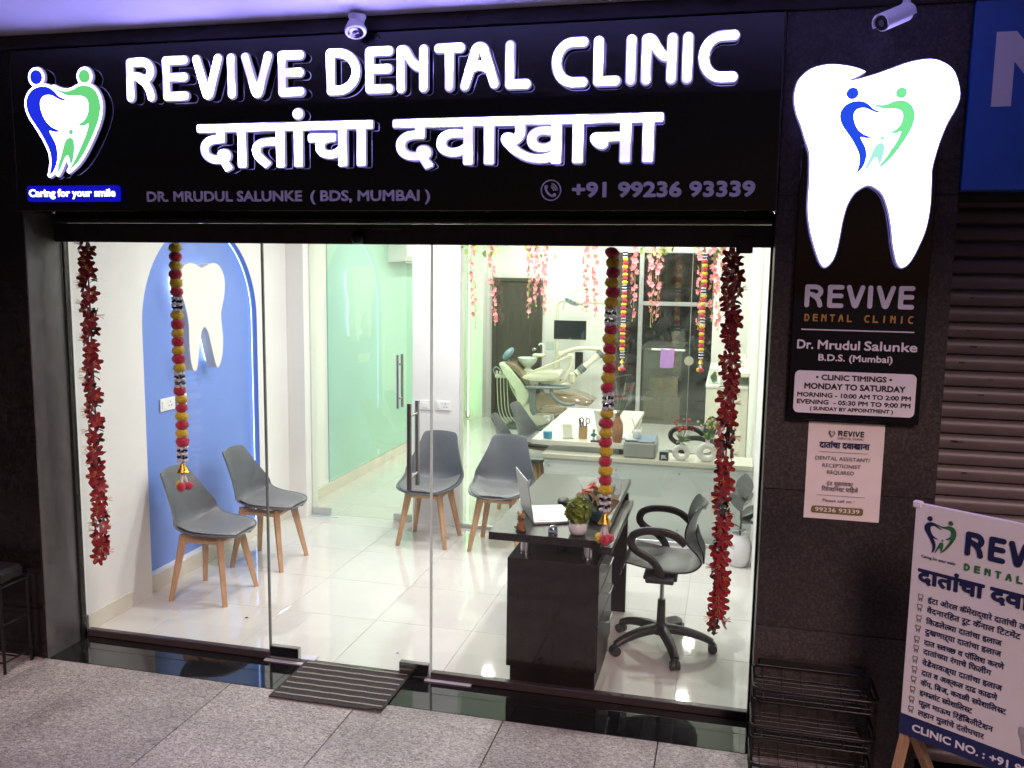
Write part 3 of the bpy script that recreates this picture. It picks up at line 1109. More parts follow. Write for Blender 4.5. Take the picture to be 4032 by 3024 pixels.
for s, a, b_, zc, cp in (('\u2022 CLINIC TIMINGS \u2022', 3.538, 3.826, 1.691, .021), ('MONDAY TO SATURDAY', 3.495, 3.878, 1.654, .023),
                         ('MORNING - 10:00 AM TO 2:00 PM', 3.469, 3.901, 1.618, .0175), ('EVENING  - 05:30 PM TO 9:00 PM', 3.469, 3.901, 1.589, .0175),
                         ('( SUNDAY BY APPOINTMENT )', 3.521, 3.838, 1.562, .0145)):
    text('lettering', s, M_INK, tp, facade(-0.4019), a, b_, zc - cp / 2, cp, .06, .0008, 13)

# ================================================================== poster
po = thing('notice_poster', 'pink-lit paper vacancy notice taped below the pillar sign', 'poster', (3.67, -0.37, 1.093))
rgp = random.Random(5)
G_ = []
for i in range(21):
    row = []
    for j in range(13):
        x = 3.523 + .296 * j / 12
        z = 1.503 - .41 * i / 20
        y = -0.3685 - 0.0012 - 0.0012 * (math.sin(i * 1.3 + j * .7) + math.sin(j * 1.9 - i * .5) * .6) * (.4 + .6 * (j in (0, 1, 11, 12)))
        row.append((x, y, z))
    G_.append(row)
MB().shell(G_, 0.0006).build('paper', M_PAPER, po, True, 60)
PY = facade(-0.3728)
LP = dict(mats=(M_INK, M_INKGREY, M_INKGREY))
emblem(po, 3.616, 1.455, 0.062, PY, LP['mats'], .0006, True, 2)
stroke_word(po, 'REVIVE', spans_of(LETTERS[:6], 3.640, 3.741), 1.447, 1.470, .0046, M_INK, PY, depth=.0006)
text('lettering', 'DENTAL CLINIC', M_INKGREY, po, PY, 3.640, 3.740, 1.434, .0075, .02, .0006, 10)
rr = deva_word('\u0926\u093e\u0924\u093e\u0902\u091a\u093e \u0926\u0935\u093e\u0916\u093e\u0928\u093e', 3.570, 3.764, 1.396, 1.418, .0012, 14)
v, f = plate(rr, PY, .0006)
mesh_obj('lettering', v, f, M_NAVY, po, True)
MB().box(3.571, 3.759, -.3735, -.3728, 1.3782, 1.3796).build('printed_rule', M_INKGREY, po, True)
MB().box(3.571, 3.759, -.3735, -.3728, 1.1942, 1.1956).build('printed_rule', M_INKGREY, po, True)
for s, a, b_, zc, cp, mm in (('DENTAL ASSISTANT/', 3.557, 3.770, 1.352, .0155, M_INKGREY), ('RECEPTIONIST', 3.586, 3.735, 1.322, .0155, M_INKGREY),
                             ('REQUIRED', 3.606, 3.711, 1.294, .0155, M_INKGREY), ('Please call on :', 3.595, 3.719, 1.174, .0125, M_INKGREY)):
    text('lettering', s, mm, po, PY, a, b_, zc - cp / 2, cp, .012, .0006, 12)
for s, a, b_, zc in (('\u0926\u0902\u0924 \u0938\u0939\u093e{\u092f}\u092f\u0915/', 3.607, 3.710, 1.246), ('\u093f\u0930\u0938\u0947{\u092a}\u0936\u093f\u0928{\u0938}\u091f \u092a\u093e\u093f\u0939\u091c\u0947', 3.588, 3.731, 1.222)):
    rr = deva_word(s, a, b_, zc - .008, zc + .007, .0004, 13)
    v, f = plate(rr, PY, .0006)
    mesh_obj('lettering', v, f, M_INKGREY, po, True)
v, f = plate([rrect(3.553, 3.756, 1.118, 1.148, .009)], PY, .0006)
pb = mesh_obj('number_band', v, f, M_OLIVE, po, True)
text('lettering', '99236 93339', M_PAPER, pb, facade(-.3735), 3.567, 3.742, 1.125, .017, .02, .0006, 12)

# ================================================================== neighbour: blue sign and closed shutter
bs_ = thing('neighbour_sign', 'blue sign board with a big white letter at the right edge', 'sign', (5.0, -0.38, 2.43))
MB().box(4.029, 7.4, -0.40, -0.30, 2.434, 3.13, 0.003).build('panel', mat('blue flex sheet', (0.025, 0.12, 0.46), 0.35, var=0.12, vs=3, bump=0.2, bs=10), bs_, True)
Nr = [(4.107, 2.743), (4.175, 2.743), (4.175, 2.905), (4.305, 2.743), (4.372, 2.743), (4.372, 3.014), (4.305, 3.014), (4.305, 2.855), (4.175, 3.014), (4.107, 3.014)]
v, f = plate([Nr], facade(-.4003), .0015)
mesh_obj('printed_letter', v, f, M_PRINTW, bs_, True)
M_NSH = mat('brown painted slats', (0.112, 0.088, 0.087), 0.45, var=0.18, vs=5, bump=0.06, bs=60, rvar=.2)
ns = thing('closed_shutter', 'brown corrugated steel shutter pulled down under the blue sign', 'shutter', (5.0, -0.2, 0))
slat = None
pr = [(0.0, 0.0), (0.012, 0.004), (0.016, 0.016), (0.017, 0.034), (0.014, 0.050), (0.004, 0.058), (-0.004, 0.062), (0.0, 0.066)]
v = [(x, -yy, z) for x in (-0.97, 2.40) for yy, z in pr]
n_ = len(pr)
f = [(i, i + 1, n_ + i + 1, n_ + i) for i in range(n_ - 1)]
for k in range(37):
    if slat is None:
        slat = mesh_obj('slat', v, f, M_NSH, ns, False, 50)
        slat.location = (0, 0.0, 0.0)
    else:
        link_copy(slat, ns, (0, 0, k * 0.0662))
MB().box(4.029, 4.05, -0.26, -0.16, 0, 2.434, .003).build('guide_channel', M_BLKMET, ns, True)
MB().box(4.05, 7.4, -0.24, -0.17, 2.40, 2.434).build('shutter_box', M_FASCIA, ns, True)
rgx = random.Random(8)
M_STAIN = mat('black paint mark', (0.03, 0.022, 0.022), 0.6, var=0.2)
for k in range(9):
    x = rgx.uniform(4.10, 4.24)
    z = rgx.uniform(1.2, 2.05)
    z = math.floor(z / .0662) * .0662 + .03
    MB().box(x, x + rgx.uniform(.012, .04), -.2185, -.2172, z, z + rgx.uniform(.004, .009)).build('paint_mark', M_STAIN, ns, True)

# ================================================================== security cameras
dc = thing('turret_camera', 'white round security camera fixed above the long sign', 'camera', (1.566, -0.46, 3.185))
dc.scale = (.84, .84, .84)
MB().lathe([(.046, 0), (.046, -.012), (.040, -.022), (.034, -.045)], 22).build('mount', M_WHITEPL, dc, False, 40)
b = MB().lathe([(.040, 0.0), (.044, -.012), (.052, -.030), (.056, -.042), (.053, -.054), (.045, -.056)], 24)
b.xf(Matrix.Translation((-.005, -.012, -.045)) @ Matrix.Rotation(R(-24), 4, 'X') @ Matrix.Rotation(R(-12), 4, 'Y'))
hd = b.build('head', M_WHITEPL, dc, False, 40)
b = MB().lathe([(.040, 0), (.034, .006), (.02, .002), (.016, -.004), (.004, -.006)], 20)
b.xf(Matrix.Translation((-.005, -.012, -.045)) @ Matrix.Rotation(R(-24), 4, 'X') @ Matrix.Rotation(R(-12), 4, 'Y') @ Matrix.Translation((0, 0, -.058)))
b.build('lens', mat('smoked lens', (.012, .012, .014), .12, var=.1), hd)
bc = thing('bullet_camera', 'white tube security camera above the tooth sign', 'camera', (3.77, -0.50, 3.20))
MB().lathe([(.034, 0), (.034, -.010), (.020, -.018), (.016, -.022)], 18).build('mount', M_WHITEPL, bc, False, 40)
MB().tube([(0, 0, -.012), (0, 0, -.085), (-.004, -.004, -.10), (-.02, -.014, -.115)], .014, 12).build('bracket_arm', M_WHITEPL, bc, False, 50)
p0, p1 = Vector((.000, -.004, -.128)), Vector((-.098, -.098, -.185))
d = (p1 - p0).normalized()
bd = MB().cyl(p0, p1 - d * .006, .030, n=22).build('body', M_WHITEPL, bc, False, 40)
u = d.cross(Vector((0, 0, 1))).normalized()
w = u.cross(d)
G_ = [[p0 + d * (-.012 + .165 * i / 4) + (u * math.cos(R(a)) + w * math.sin(R(a))) * .035 for a in range(-20, 201, 20)] for i in range(5)]
MB().shell(G_, .003).build('sun_hood', M_WHITEPL, bc, False, 50)
MB().cyl(p1 - d * .008, p1 - d * .002, .027, n=20).build('lens', MATS['smoked lens'], bd)
MB().cyl(p1 - d * .002, p1, .012, n=14).build('lens_ring', M_BLKPL, bd)

# ================================================================== standee
st = thing('standee_board', 'white printed clinic board on a wooden easel at the lower right', 'standee', (3.870, -0.800, 0.0), R(-34))
ZB = 0.412


def stp(a, b, d):
    return (a + 0.006, -0.001 - d, ZB + b)


MB().box(0, .78, 0, .016, ZB, ZB + .882, .002).build('board', M_FLEX, st)
MB().box(-.002, .782, -.0012, .003, ZB - .001, ZB + .078).build('blue_band', mat('dark blue flex', (.012, .018, .10), .4, var=.05), st)
M_PINE = wood_mat('raw pine', (.38, .22, .12), (.55, .36, .21), .6, 5, 'Z')
for k, (p0, p1) in enumerate((((.02, .02, ZB + .02), (-.045, .03, 0)), ((.76, .02, ZB + .02), (.80, .03, 0)), ((.03, .035, ZB + .02), (.05, .34, 0)), ((.75, .035, ZB + .02), (.73, .34, 0)))):
    MB().cyl(p0, p1, .022, n=4, rot=R(45)).build('leg', M_PINE, st)
MB().cyl((.02, .034, ZB + .25), (.76, .034, ZB + .25), .018, n=4, rot=R(45)).build('cross_batten', M_PINE, st)
MB().box(-.012, .02, -.003, .020, ZB + .862, ZB + .888, .004).build('tape', M_PRINTW, st)


def sa(a, b):
    return a + 0.040 * b


emblem(st, .066 + sa(.0, .77) - .031 + .02, .772 * 1.01, .268, stp, (M_NAVY, M_GREENP, M_GREENP), .0012, False, 3)
text('lettering', 'Caring for your smile', M_NAVY, st, stp, sa(0, .687), sa(.118, .687), .686, .011, .0, .0012, 10, False)
XR = sa(.142, .77)
kx = (.217 + .03 - .142 - .03) / (.600 - .409)
RV = [(ch, XR + (a - .409) * .40, XR + (b_ - .409) * .40) for ch, a, b_ in LETTERS[:6]]
for ch, a, b_ in RV:
    v, f = plate(stroke_rings(ch, a, b_, .731, .818, .0185), stp, .0015)
    mesh_obj('printed_letter', v, f, M_NAVY, st)
for ch, s in zip('DENTAL_CLINIC', even_spans('DENTAL_CLINIC', sa(.148, .68), sa(.148, .68) + .425, .58)):
    if ch != '_':
        v, f = plate(stroke_rings(ch, s[0], s[1], .677, .703, .0062), stp, .0012)
        mesh_obj('printed_letter', v, f, M_GREENP, st)
for w_, a, b_ in (('\u0926\u093e\u0924\u093e\u0902\u091a\u093e', sa(-.006, .62), sa(.223, .62)), ('\u0926\u0935\u093e\u0916\u093e\u0928\u093e', sa(.241, .62), sa(.241, .62) + .30)):
    rr = deva_word(w_, a + .003, b_ - .003, .594, .640, .0035, 24)
    v, f = plate(rr, stp, .0012)
    mesh_obj('lettering', v, f, M_NAVY, st)
ROWS = [('\u0907\u0902\u091f^\u093e \u0913\u0930\u0932 \u0915\u0945\u092e\u0947\u0930\u093e\u0926\u094d\u0935\u093e\u0930\u0947 \u0926\u093e\u0924\u093e\u0902\u091a\u0940 \u0924\u092a\u093e\u0938\u0923\u0940', .040, .430, .535),
        ('\u0935\u0947\u0926\u0928\u093e\u0930\u093f\u0939\u0924 \u0930\u0942\u091f \u0915\u0945\u0928\u093e\u0932 \u093f\u091f^\u091f\u092e\u0947\u0902\u091f', .041, .352, .497),
        ('\u093f\u0915\u0921\u0932\u0947{\u0932}\u092f\u093e \u0926\u093e\u0924\u093e\u0902\u091a\u093e \u0907\u0932\u093e\u091c', .043, .298, .455),
        ('\u0926\u0941\u0916\u0923\u093e\u0931\u094d\u092f\u093e \u0926\u093e\u0924\u093e\u0902\u091a\u093e \u0907\u0932\u093e\u091c', .044, .301, .417),
        ('\u0926\u093e\u0924 {\u0938}\u0935{\u091a}\u091b \u0935 \u092a\u0949\u093f\u0932\u0936 \u0915\u0930\u0923\u0947', .045, .315, .375),
        ('\u0926\u093e\u0924\u093e\u0902{\u091a}\u092f\u093e \u0930\u0902\u0917\u093e\u091a\u0947 \u093f\u092b\u0932\u0940\u0902\u0917', .046, .278, .340),
        ('\u0935\u0947\u0921\u0947\u0935\u093e\u0915\u0921\u094d\u092f\u093e \u0926\u093e\u0924\u093e\u0902\u091a\u093e \u0907\u0932\u093e\u091c', .047, .318, .298),
        ('\u0926\u093e\u0924 \u0935 \u0905\u0915\u094d\u0915\u0932 \u0926\u093e\u0922 \u0915\u093e\u0922\u0923\u0947', .049, .307, .259),
        ('\u0915\u0945\u092a, \u093f\u092c^\u091c, \u0915\u0935\u0933\u0940 {\u0938}\u092a\u0947\u0936\u093e\u093f\u0932{\u0938}\u091f', .050, .340, .220),
        ('\u0907{\u092e}{\u092a}\u0932\u093e\u0902\u091f {\u0938}\u092a\u0947\u0936\u093e\u093f\u0932{\u0938}\u091f', .051, .234, .181),
        ('\u092b\u0941\u0932 \u092e\u093e\u090a\u0925 \u093f\u0930\u0939\u0945\u093f\u092c\u0932\u0940\u091f\u0947\u0936\u0928', .052, .307, .142),
        ('\u0932\u0939\u093e\u0928 \u092e\u0941\u0932\u093e\u0902\u091a\u0947 \u0926\u0902\u0924\u094b\u092a\u091a\u093e\u0930', .053, .282, .104)]
tb = [(-.35, .5), (-.15, .42), (.05, .42), (.35, .5), (.42, .25), (.28, -.05), (.25, -.5), (.1, -.1), (-.05, -.1), (-.2, -.5), (-.28, -.05), (-.42, .25)]
for s, a, b_, zc in ROWS:
    rr = deva_word(s, sa(a, zc), sa(b_, zc), zc - .010, zc + .008, .0006, 14)
    v, f = plate(rr, stp, .0008)
    mesh_obj('lettering', v, f, M_NAVY, st)
    q = [(sa(a, zc) - .026 + p[0] * .021, zc + .001 + p[1] * .025) for p in tb]
    rr = offset_rings([(q[i], q[(i + 1) % len(q)]) for i in range(len(q))], (), (), .0012, .001)
    v, f = plate(rr, stp, .0008)
    mesh_obj('tooth_bullet', v, f, M_INKGREY, st)
text('lettering', 'CLINIC NO. : +91 99236 93339', M_PRINTW, st, stp, sa(.040, .04), sa(.040, .04) + .58, .026, .027, .04, .0022, 16, False)
TP = [(-.5, .5), (-.2, .42), (0, .38), (.2, .42), (.5, .5), (.55, .2), (.42, -.1), (.36, -.6), (.2, -.55), (.1, -.15), (-.1, -.15), (-.2, -.55), (-.36, -.6), (-.42, -.1), (-.55, .2)]
for cx, cz, k in ((.44, .145, .085), (.53, .15, .10)):
    v, f = plate([[(cx + a * k, cz + b_ * k) for a, b_ in spline(TP, 3, True)]], stp, .0015)
    mesh_obj('printed_tooth', v, f, mat('grey tooth print', (.42, .40, .43), .4, var=.3, vs=25), st)

# ================================================================== racks
def rrect_path(x0, x1, y0, y1, z, r=.035, n=4):
    return [(a, b, z) for a, b in rrect(x0, x1, y0, y1, r, n)]


rk = thing('wire_rack', 'black three-tier wire rack standing against the right pillar', 'rack', (3.59, -0.5, 0))
X0, X1, Y0, Y1 = 3.346, 3.826, -.62, -.385
for z in (.10, .265, .43):
    t = MB().tube(rrect_path(X0, X1, Y0, Y1, z), .006, 8, True).build('tray_rim', M_BLKMET, rk, True, 60)
    MB().tube(rrect_path(X0, X1, Y0, Y1, z - .052), .004, 6, True).build('tray_base', M_BLKMET, t, True, 60)
    for i in range(5):
        y = Y0 + .04 + i * .039
        MB().cyl((X0, y, z - .050), (X1, y, z - .050), .0022, n=6).build('wire', M_BLKMET, t, True)
    for i in range(6):
        x = X0 + .045 + i * .078
        MB().tube([(x, Y0, z), (x, Y0, z - .050), (x, Y1, z - .050), (x, Y1, z)], .0018, 5).build('wire', M_BLKMET, t, True)
    MB().box(X0 + .03, X1 - .03, Y1 - .003, Y1 + .003, z, z + .034, .002).build('back_band', M_BLKMET, t, True)
for x in (X0 + .006, X1 - .006):
    for y in (Y0 + .03, Y1 - .03):
        MB().cyl((x, y, 0), (x, y, .44), .007, n=8).build('post', M_BLKMET, rk, True)
lr = thing('shoe_rack', 'black metal rack cut off by the left edge below the pillar', 'rack', (-.66, -.49, 0))
for x in (-.357, -.96):
    for y in (-.581, -.40):
        MB().cyl((x, y, 0), (x, y, .47), .008, n=8).build('post', M_BLKMET, lr, True)
for z in (.06, .26, .46):
    for x in (-.357, -.96):
        MB().cyl((x, -.581, z), (x, -.40, z), .006, n=8).build('side_bar', M_BLKMET, lr, True)
    for y in (-.581, -.49, -.40):
        MB().cyl((-.357, y, z), (-.96, y, z), .005, n=8).build('shelf_bar', M_BLKMET, lr, True)
MB().box(-.955, -.362, -.575, -.405, .462, .54, .02).build('box_top', mat('black fabric', (.008, .008, .009), .8, var=.2), lr, True)

# ================================================================== door mat
dm = thing('door_mat', 'dark grey striped doormat in front of the glass door', 'mat', (1.36, -.235, 0.003))
M_MAT = mat('dark mat pile', (.045, .042, .043), .95, var=.35, vs=90, bump=.8, bs=260)
M_MATS = mat('beige mat stripe', (.36, .34, .28), .95, var=.25, vs=90, bump=.8, bs=260)
G_ = []
for i in range(13):
    G_.append([(1.064 + .592 * j / 16, -.447 + .41 * i / 12, .004 + .0015 * math.sin(i * 1.7 + j) * (1 if i in (0, 12) else .3) + (.010 if (i == 0 and j > 14) else 0)) for j in range(17)])
MB().shell(G_, .007).build('pile', M_MAT, dm, True, 50)
for k in range(7):
    y = -.405 + k * .058
    P = [(1.078 + .565 * j / 12, y + .0015 * math.sin(j * 2.1 + k), .0125) for j in range(13)]
    MB().tube(P, .0052, 6, False, .35, 1.0, up=(0, 0, 1)).build('stripe', M_MATS, dm, True, 60)

# ================================================================== shop interior: shell
M_TILE = mat('polished cream tile', (0.62, 0.61, 0.575), 0.04, spec=1.0, var=0.05, vs=2.2, rvar=0.06)
fl = props(MB().box(-0.6, 3.6, 0.0, 8.4, -0.2, -0.004).build('shop_floor', mat('tile grout', (0.42, 0.38, 0.33), 0.8, var=.1)), kind='structure')
tile = None
for i in range(-1, 6):
    for j in range(0, 14):
        if tile is None:
            tile = MB().box(0.0012, .5988, .0012, .5988, -.03, 0, .0006).build('floor_tile', M_TILE, fl)
            tile.location = (i * .6, j * .6, 0)
        else:
            link_copy(tile, fl, (i * .6, j * .6, 0))

AC, AR, AS = 1.33, 0.695, 1.70          # the arch: centre, radius, springing height
arch = [(AC - AR, .108), (AC + AR, .108)] + arc(AC, AS, AR, AR, 0, 180, 40)
outer = [(-.03, 0.0), (2.60, 0.0), (2.60, 2.75), (-.03, 2.75)]
v, f = plate([outer, arch], lambda a, b, d: (-.415 + d, a, b), .055)
wl_ = props(mesh_obj('wall_left', v, f, M_WALL), kind='structure')
MB().box(-.46, -.4155, .5, 2.15, 0, 2.6).build('arch_panel', mat('blue alcove paint', (.175, .285, .69), .5, var=.03, vs=2, bump=.03, bs=200), wl_)
M_LED = light_mat('alcove led', (.60, .78, 1.0), 4.5)
ar2 = [(AC + AR - .001, .112)] + [(AC + (AR - .001) * math.cos(R(a)), AS + (AR - .001) * math.sin(R(a))) for a in range(0, 181, 5)] + [(AC - AR + .001, .112)]
P = [(-.404, a, b) for a, b in ar2]
MB().shell([[(xx, AC + (a - AC) * .9985, AS + (b - AS) * .9985 if b > AS else b) for a, b in ar2] for xx in (-.4148, -.388, -.3612)], .0006).build('arch_jamb', MATS['blue alcove paint'], wl_)
MB().tube([(p[0], AC + (p[1] - AC) * .993, AS + (p[2] - AS) * .993 if p[2] > AS else p[2]) for p in P], .003, 6, up=(1, 0, 0)).build('led_strip', M_LED, wl_, smooth=60)
MB().box(-.36, -.331, -.03, .597, 0, 2.75).build('wall_return', M_WALL, wl_)
MB().box(-.331, -.321, .0, .39, 0, .10, .002).build('skirting', M_SKIRT, wl_)
MB().box(-.36, -.352, .600, 2.50, 0, .104, .002).build('skirting', M_SKIRT, wl_)
MB().box(-.36, -.205, 2.50, 2.72, 0, 2.75, .002).build('corner_pier', M_WALL, wl_)
lw2 = props(MB().box(-.46, -.385, 2.72, 8.1, 0, 2.75).build('wall_left_rear', M_WALL), kind='structure')
M_MINT = mat('mint wall panel', (.39, .63, .50), .32, var=.03, vs=2)
MB().box(-.385, -.376, 3.31, 7.62, .10, 2.72, .002).build('mint_panel', M_MINT, lw2)
MB().box(-.385, -.368, 2.72, 7.95, 0, .098, .002).build('skirting', M_SKIRT, lw2)
props(MB().box(3.412, 3.55, -.03, 8.1, 0, 2.75).build('wall_right', M_WALL), kind='structure')
v, f = plate([[(-.46, 0), (3.55, 0), (3.55, 2.75), (-.46, 2.75)], [(1.65, .0005), (2.965, .0005), (2.965, 2.352), (1.65, 2.352)]], facade(8.10), .10)
wb = props(mesh_obj('wall_back', v, f, M_WALL), kind='structure')
MB().box(-.38, -.155, 7.80, 7.998, 0, 2.75, .002).build('corner_pier', M_WALL, wb)
props(MB().box(-.6, 3.6, -.02, 8.1, 2.752, 2.9).build('ceiling', M_CEIL), kind='structure')
props(MB().box(.702, 1.10, 2.60, 2.72, 0, 2.75, .002).build('wall_partition', M_WALL), kind='structure')
# dark room behind the rear glass
M_DARK = mat('dim store wall', (.05, .055, .055), .8, var=.2)
bk = MB().box(1.2, 3.5, 10.4, 10.5, 0, 2.6)
bk.box(1.1, 1.2, 8.11, 10.5, 0, 2.6).box(3.5, 3.6, 8.11, 10.5, 0, 2.6).box(1.1, 3.6, 8.11, 10.5, 2.6, 2.7).box(1.1, 3.6, 8.45, 10.5, -.1, .0)
props(bk.build('store_shell', M_DARK), kind='structure')

# ================================================================== ceiling lights (the round downlights mirrored in the tiles)
def downlight(x, y, watts, col, label, group, r=.065):
    t = thing('ceiling_light', label, 'light', (x, y, 2.752), 0, group)
    MB().lathe([(r + .018, 0), (r + .018, -.006), (r + .004, -.010), (r + .002, -.004)], 24).build('trim_ring', M_WHITEPL, t, False, 40)
    dm_ = light_mat('downlight diffuser', (1.0, .97, .92), 6.0)
    dm_.cycles.emission_sampling = 'NONE'
    MB().cyl((0, 0, -.003), (0, 0, -.006), r, n=24).build('diffuser', dm_, t)
    ld = bpy.data.lights.new('lamp', 'AREA')
    ld.shape = 'DISK'
    ld.size = r * 1.9
    ld.energy = watts
    ld.color = col
    lo = bpy.data.objects.new('lamp', ld)
    COL.objects.link(lo)
    lo.parent = t
    lo.location = (0, 0, -.012)
    return t


for x in (.85, 1.70, 2.60):
    for y in (.98, 2.02):
        downlight(x, y, 15.0 if x < 1 else 19.0, (1.0, .993, .985), 'round ceiling downlight of the waiting room, %s in the %s row' % ({.85: 'left one', 1.70: 'middle one', 2.60: 'right one'}[x], 'front' if y < 1 else 'back'), 'waiting room downlights')
for x in (.55, 1.7, 2.85):
    for y in (4.0, 5.65, 7.2):
        downlight(x, y, 21.0, (.978, 1.0, .935), 'round ceiling downlight of the treatment room, %s in the %s row' % ({.55: 'left one', 1.7: 'middle one', 2.85: 'right one'}[x], {4.0: 'first', 5.65: 'second', 7.2: 'third'}[y]), 'treatment room downlights')

# ================================================================== front glass
def pane(name, label, x0, x1, z0, z1, y, m=None, edge_l=None, edge_r=None, th=.010):
    t = thing(name, label, 'glass', ((x0 + x1) / 2, y, 0))
    MB().box(x0, x1, y - th / 2, y + th / 2, z0, z1).build('glass_pane', m or M_GLASS, t, True)
    for e, xx in ((edge_l, x0), (edge_r, x1)):
        if e is not None:
            MB().box(xx - .0016, xx + .0016, y - th / 2 - .001, y + th / 2 + .001, z0 + .001, z1 - .001).build('polished_edge', e, t, True)
    return t


M_RAIL = mat('dark bronze rail', (.075, .058, .06), .32, metal=.4, var=.12, vs=20)
gl = pane('fixed_glass', 'fixed glass pane in front of the blue arch', -.285, .8505, .040, 2.40, -.041, None, None, M_GEDGE)
MB().box(-.285, .8505, -.060, -.022, .0025, .042, .003).build('bottom_rail', M_RAIL, gl, True)
gr = pane('fixed_glass', 'fixed glass pane in front of the black desk', 1.7695, 3.352, .040, 2.40, -.041, None, M_GEDGE2)
MB().box(1.7695, 3.352, -.060, -.022, .0025, .042, .003).build('bottom_rail', M_RAIL, gr, True)
M_SHIM = mat('pale acrylic shim', (.62, .64, .72), .25, var=.05)
MB().box(1.742, 1.992, -.082, -.06, .0025, .009, .001).build('shim_strip', M_SHIM, gr, True)
gd = pane('glass_door', 'clear glass entrance door with long steel handles', .858, 1.762, .012, 2.40, -.041, None, M_GEDGE, M_GEDGE2)
M_PATCH = mat('polished patch fitting', (.42, .40, .40), .16, metal=1.0, var=.1)
for x0, x1 in ((.858, 1.025), (1.597, 1.757)):
    MB().box(x0, x1, -.058, -.024, .010, .078, .002).build('patch_fitting', M_PATCH, gd, True)
MB().box(.835, 1.055, -.085, -.06, .0025, .008, .001).build('threshold_shim', M_SHIM, gd, True)
MB().box(.90, 1.10, -.02, .034, .0025, .008, .001).build('threshold_shim', M_SHIM, gd, True)
for yy in (-.098, .018):
    MB().cyl((1.669, yy, 1.006), (1.669, yy, 1.443), .0125, n=16).build('pull_handle', M_CHROME, gd, True, 40)
for z in (1.07, 1.38):
    MB().cyl((1.669, -.098, z), (1.669, .018, z), .008, n=12).build('handle_bolt', M_CHROME, gd, True, 40)

# ================================================================== partition glass
pd = pane('glass_door', 'inner glass door with short steel handles before the mint panel', -.200, .696, .010, 2.45, 2.605, M_GLASSG, M_GEDGE2, None)
for x0, x1 in ((-.19, -.035), (.535, .69)):
    MB().box(x0, x1, 2.590, 2.620, .008, .070, .002).build('patch_fitting', M_STEEL, pd, True)
MB().box(-.20, .05, 2.555, 2.585, .001, .005, .001).build('threshold_shim', mat('pale blue acrylic', (.5, .68, .72), .2, var=.05), pd, True)
for yy in (2.555, 2.655):
    MB().cyl((.590, yy, .962), (.590, yy, 1.400), .0125, n=16).build('pull_handle', M_CHROME, pd, True, 40)
for z in (1.04, 1.32):
    MB().cyl((.590, 2.555, z), (.590, 2.655, z), .008, n=12).build('handle_bolt', M_CHROME, pd, True, 40)
pf = pane('fixed_glass', 'long fixed partition glass before the dentist table', 1.104, 3.410, .030, 2.45, 2.605, M_GLASSG, M_GEDGE2, None)
MB().box(1.104, 3.410, 2.588, 2.622, .001, .030, .002).build('bottom_rail', M_STEEL, pf, True)

# ================================================================== wall things
tw = thing('tooth_ornament', 'big white floating tooth mounted on the blue arch', 'ornament', (-.33, 1.22, 1.39))
TW = [(0.957, 2.009), (0.975, 2.06), (1.02, 2.10), (1.08, 2.113), (1.14, 2.108), (1.217, 2.084), (1.29, 2.105), (1.375, 2.116), (1.44, 2.09), (1.485, 2.03), (1.495, 1.965), (1.48, 1.88), (1.447, 1.80), (1.435, 1.753), (1.442, 1.68), (1.452, 1.6), (1.445, 1.5), (1.42, 1.43), (1.384, 1.39), (1.36, 1.40), (1.33, 1.47), (1.30, 1.56), (1.27, 1.64), (1.228, 1.681), (1.19, 1.65), (1.165, 1.57), (1.145, 1.48), (1.125, 1.41), (1.097, 1.393), (1.07, 1.42), (1.05, 1.5), (1.045, 1.6), (1.045, 1.70), (1.031, 1.779), (1.0, 1.86), (.965, 1.94)]
tws = spline(TW, 4, True)
v, f = plate([tws], lambda a, b, d: (-.375 + d, a, b), .072, True)
mesh_obj('tooth_body', v, f, mat('matt white foam', (.78, .76, .71), .6, var=.02), tw, True)
inner = offset_rings((), (), [tws], -.030, .006)
v, f = plate(inner, lambda a, b, d: (-.402 + d, a, b), .026, True)
mesh_obj('back_light', v, f, light_mat('tooth halo led', (.80, .90, 1.0), 4.5), tw, True)


def wall_plate(label, cx, cz, y, w=.125, h=.078, kind='switch', face='y', sgn=1):
    t = thing('switch_plate' if kind == 'switch' else 'socket_plate', label, 'switch' if kind == 'switch' else 'socket', (cx, y, cz) if face == 'y' else (y, cx, cz))
    rot = Matrix.Identity(4) if face == 'y' else Matrix.Rotation(R(90), 4, 'Z')
    MB().box(-w / 2, w / 2, -.010, 0, -h / 2, h / 2, .003).xf(rot).build('plate', M_WHITEPL, t)
    if kind == 'switch':
        MB().box(-w * .22, w * .18, -.014, -.009, -h * .28, h * .28, .002).xf(rot).build('rocker', M_WHITEPL, t)
    else:
        MB().box(-w * .40, -w * .18, -.014, -.009, -h * .28, h * .28, .002).xf(rot).build('rocker', M_WHITEPL, t)
        for dx, dz in ((w * .16, .014), (w * .07, -.010), (w * .25, -.010)):
            MB().cyl((dx, -.0098, dz), (dx, -.0108, dz), .0045, n=10).xf(rot).build('pin_hole', M_INK, t)
    return t


wall_plate('white switch plate left of the glass edge on the partition pier', .814, .997, 2.5995, kind='switch')
wall_plate('white switch and socket plate beside the green strip on the partition pier', .966, .999, 2.5995, kind='socket')
wall_plate('white socket plate on the blue arch behind the hanging pompoms', .935, 1.185, -.4145, .16, .085, 'socket', 'x')
wall_plate('white socket plate on the blue arch beside the pompom string', 1.095, 1.19, -.4145, .11, .085, 'socket', 'x')
wall_plate('white wall switch board under the wall monitor', 1.29, .92, 7.999, .14, .13, 'switch')

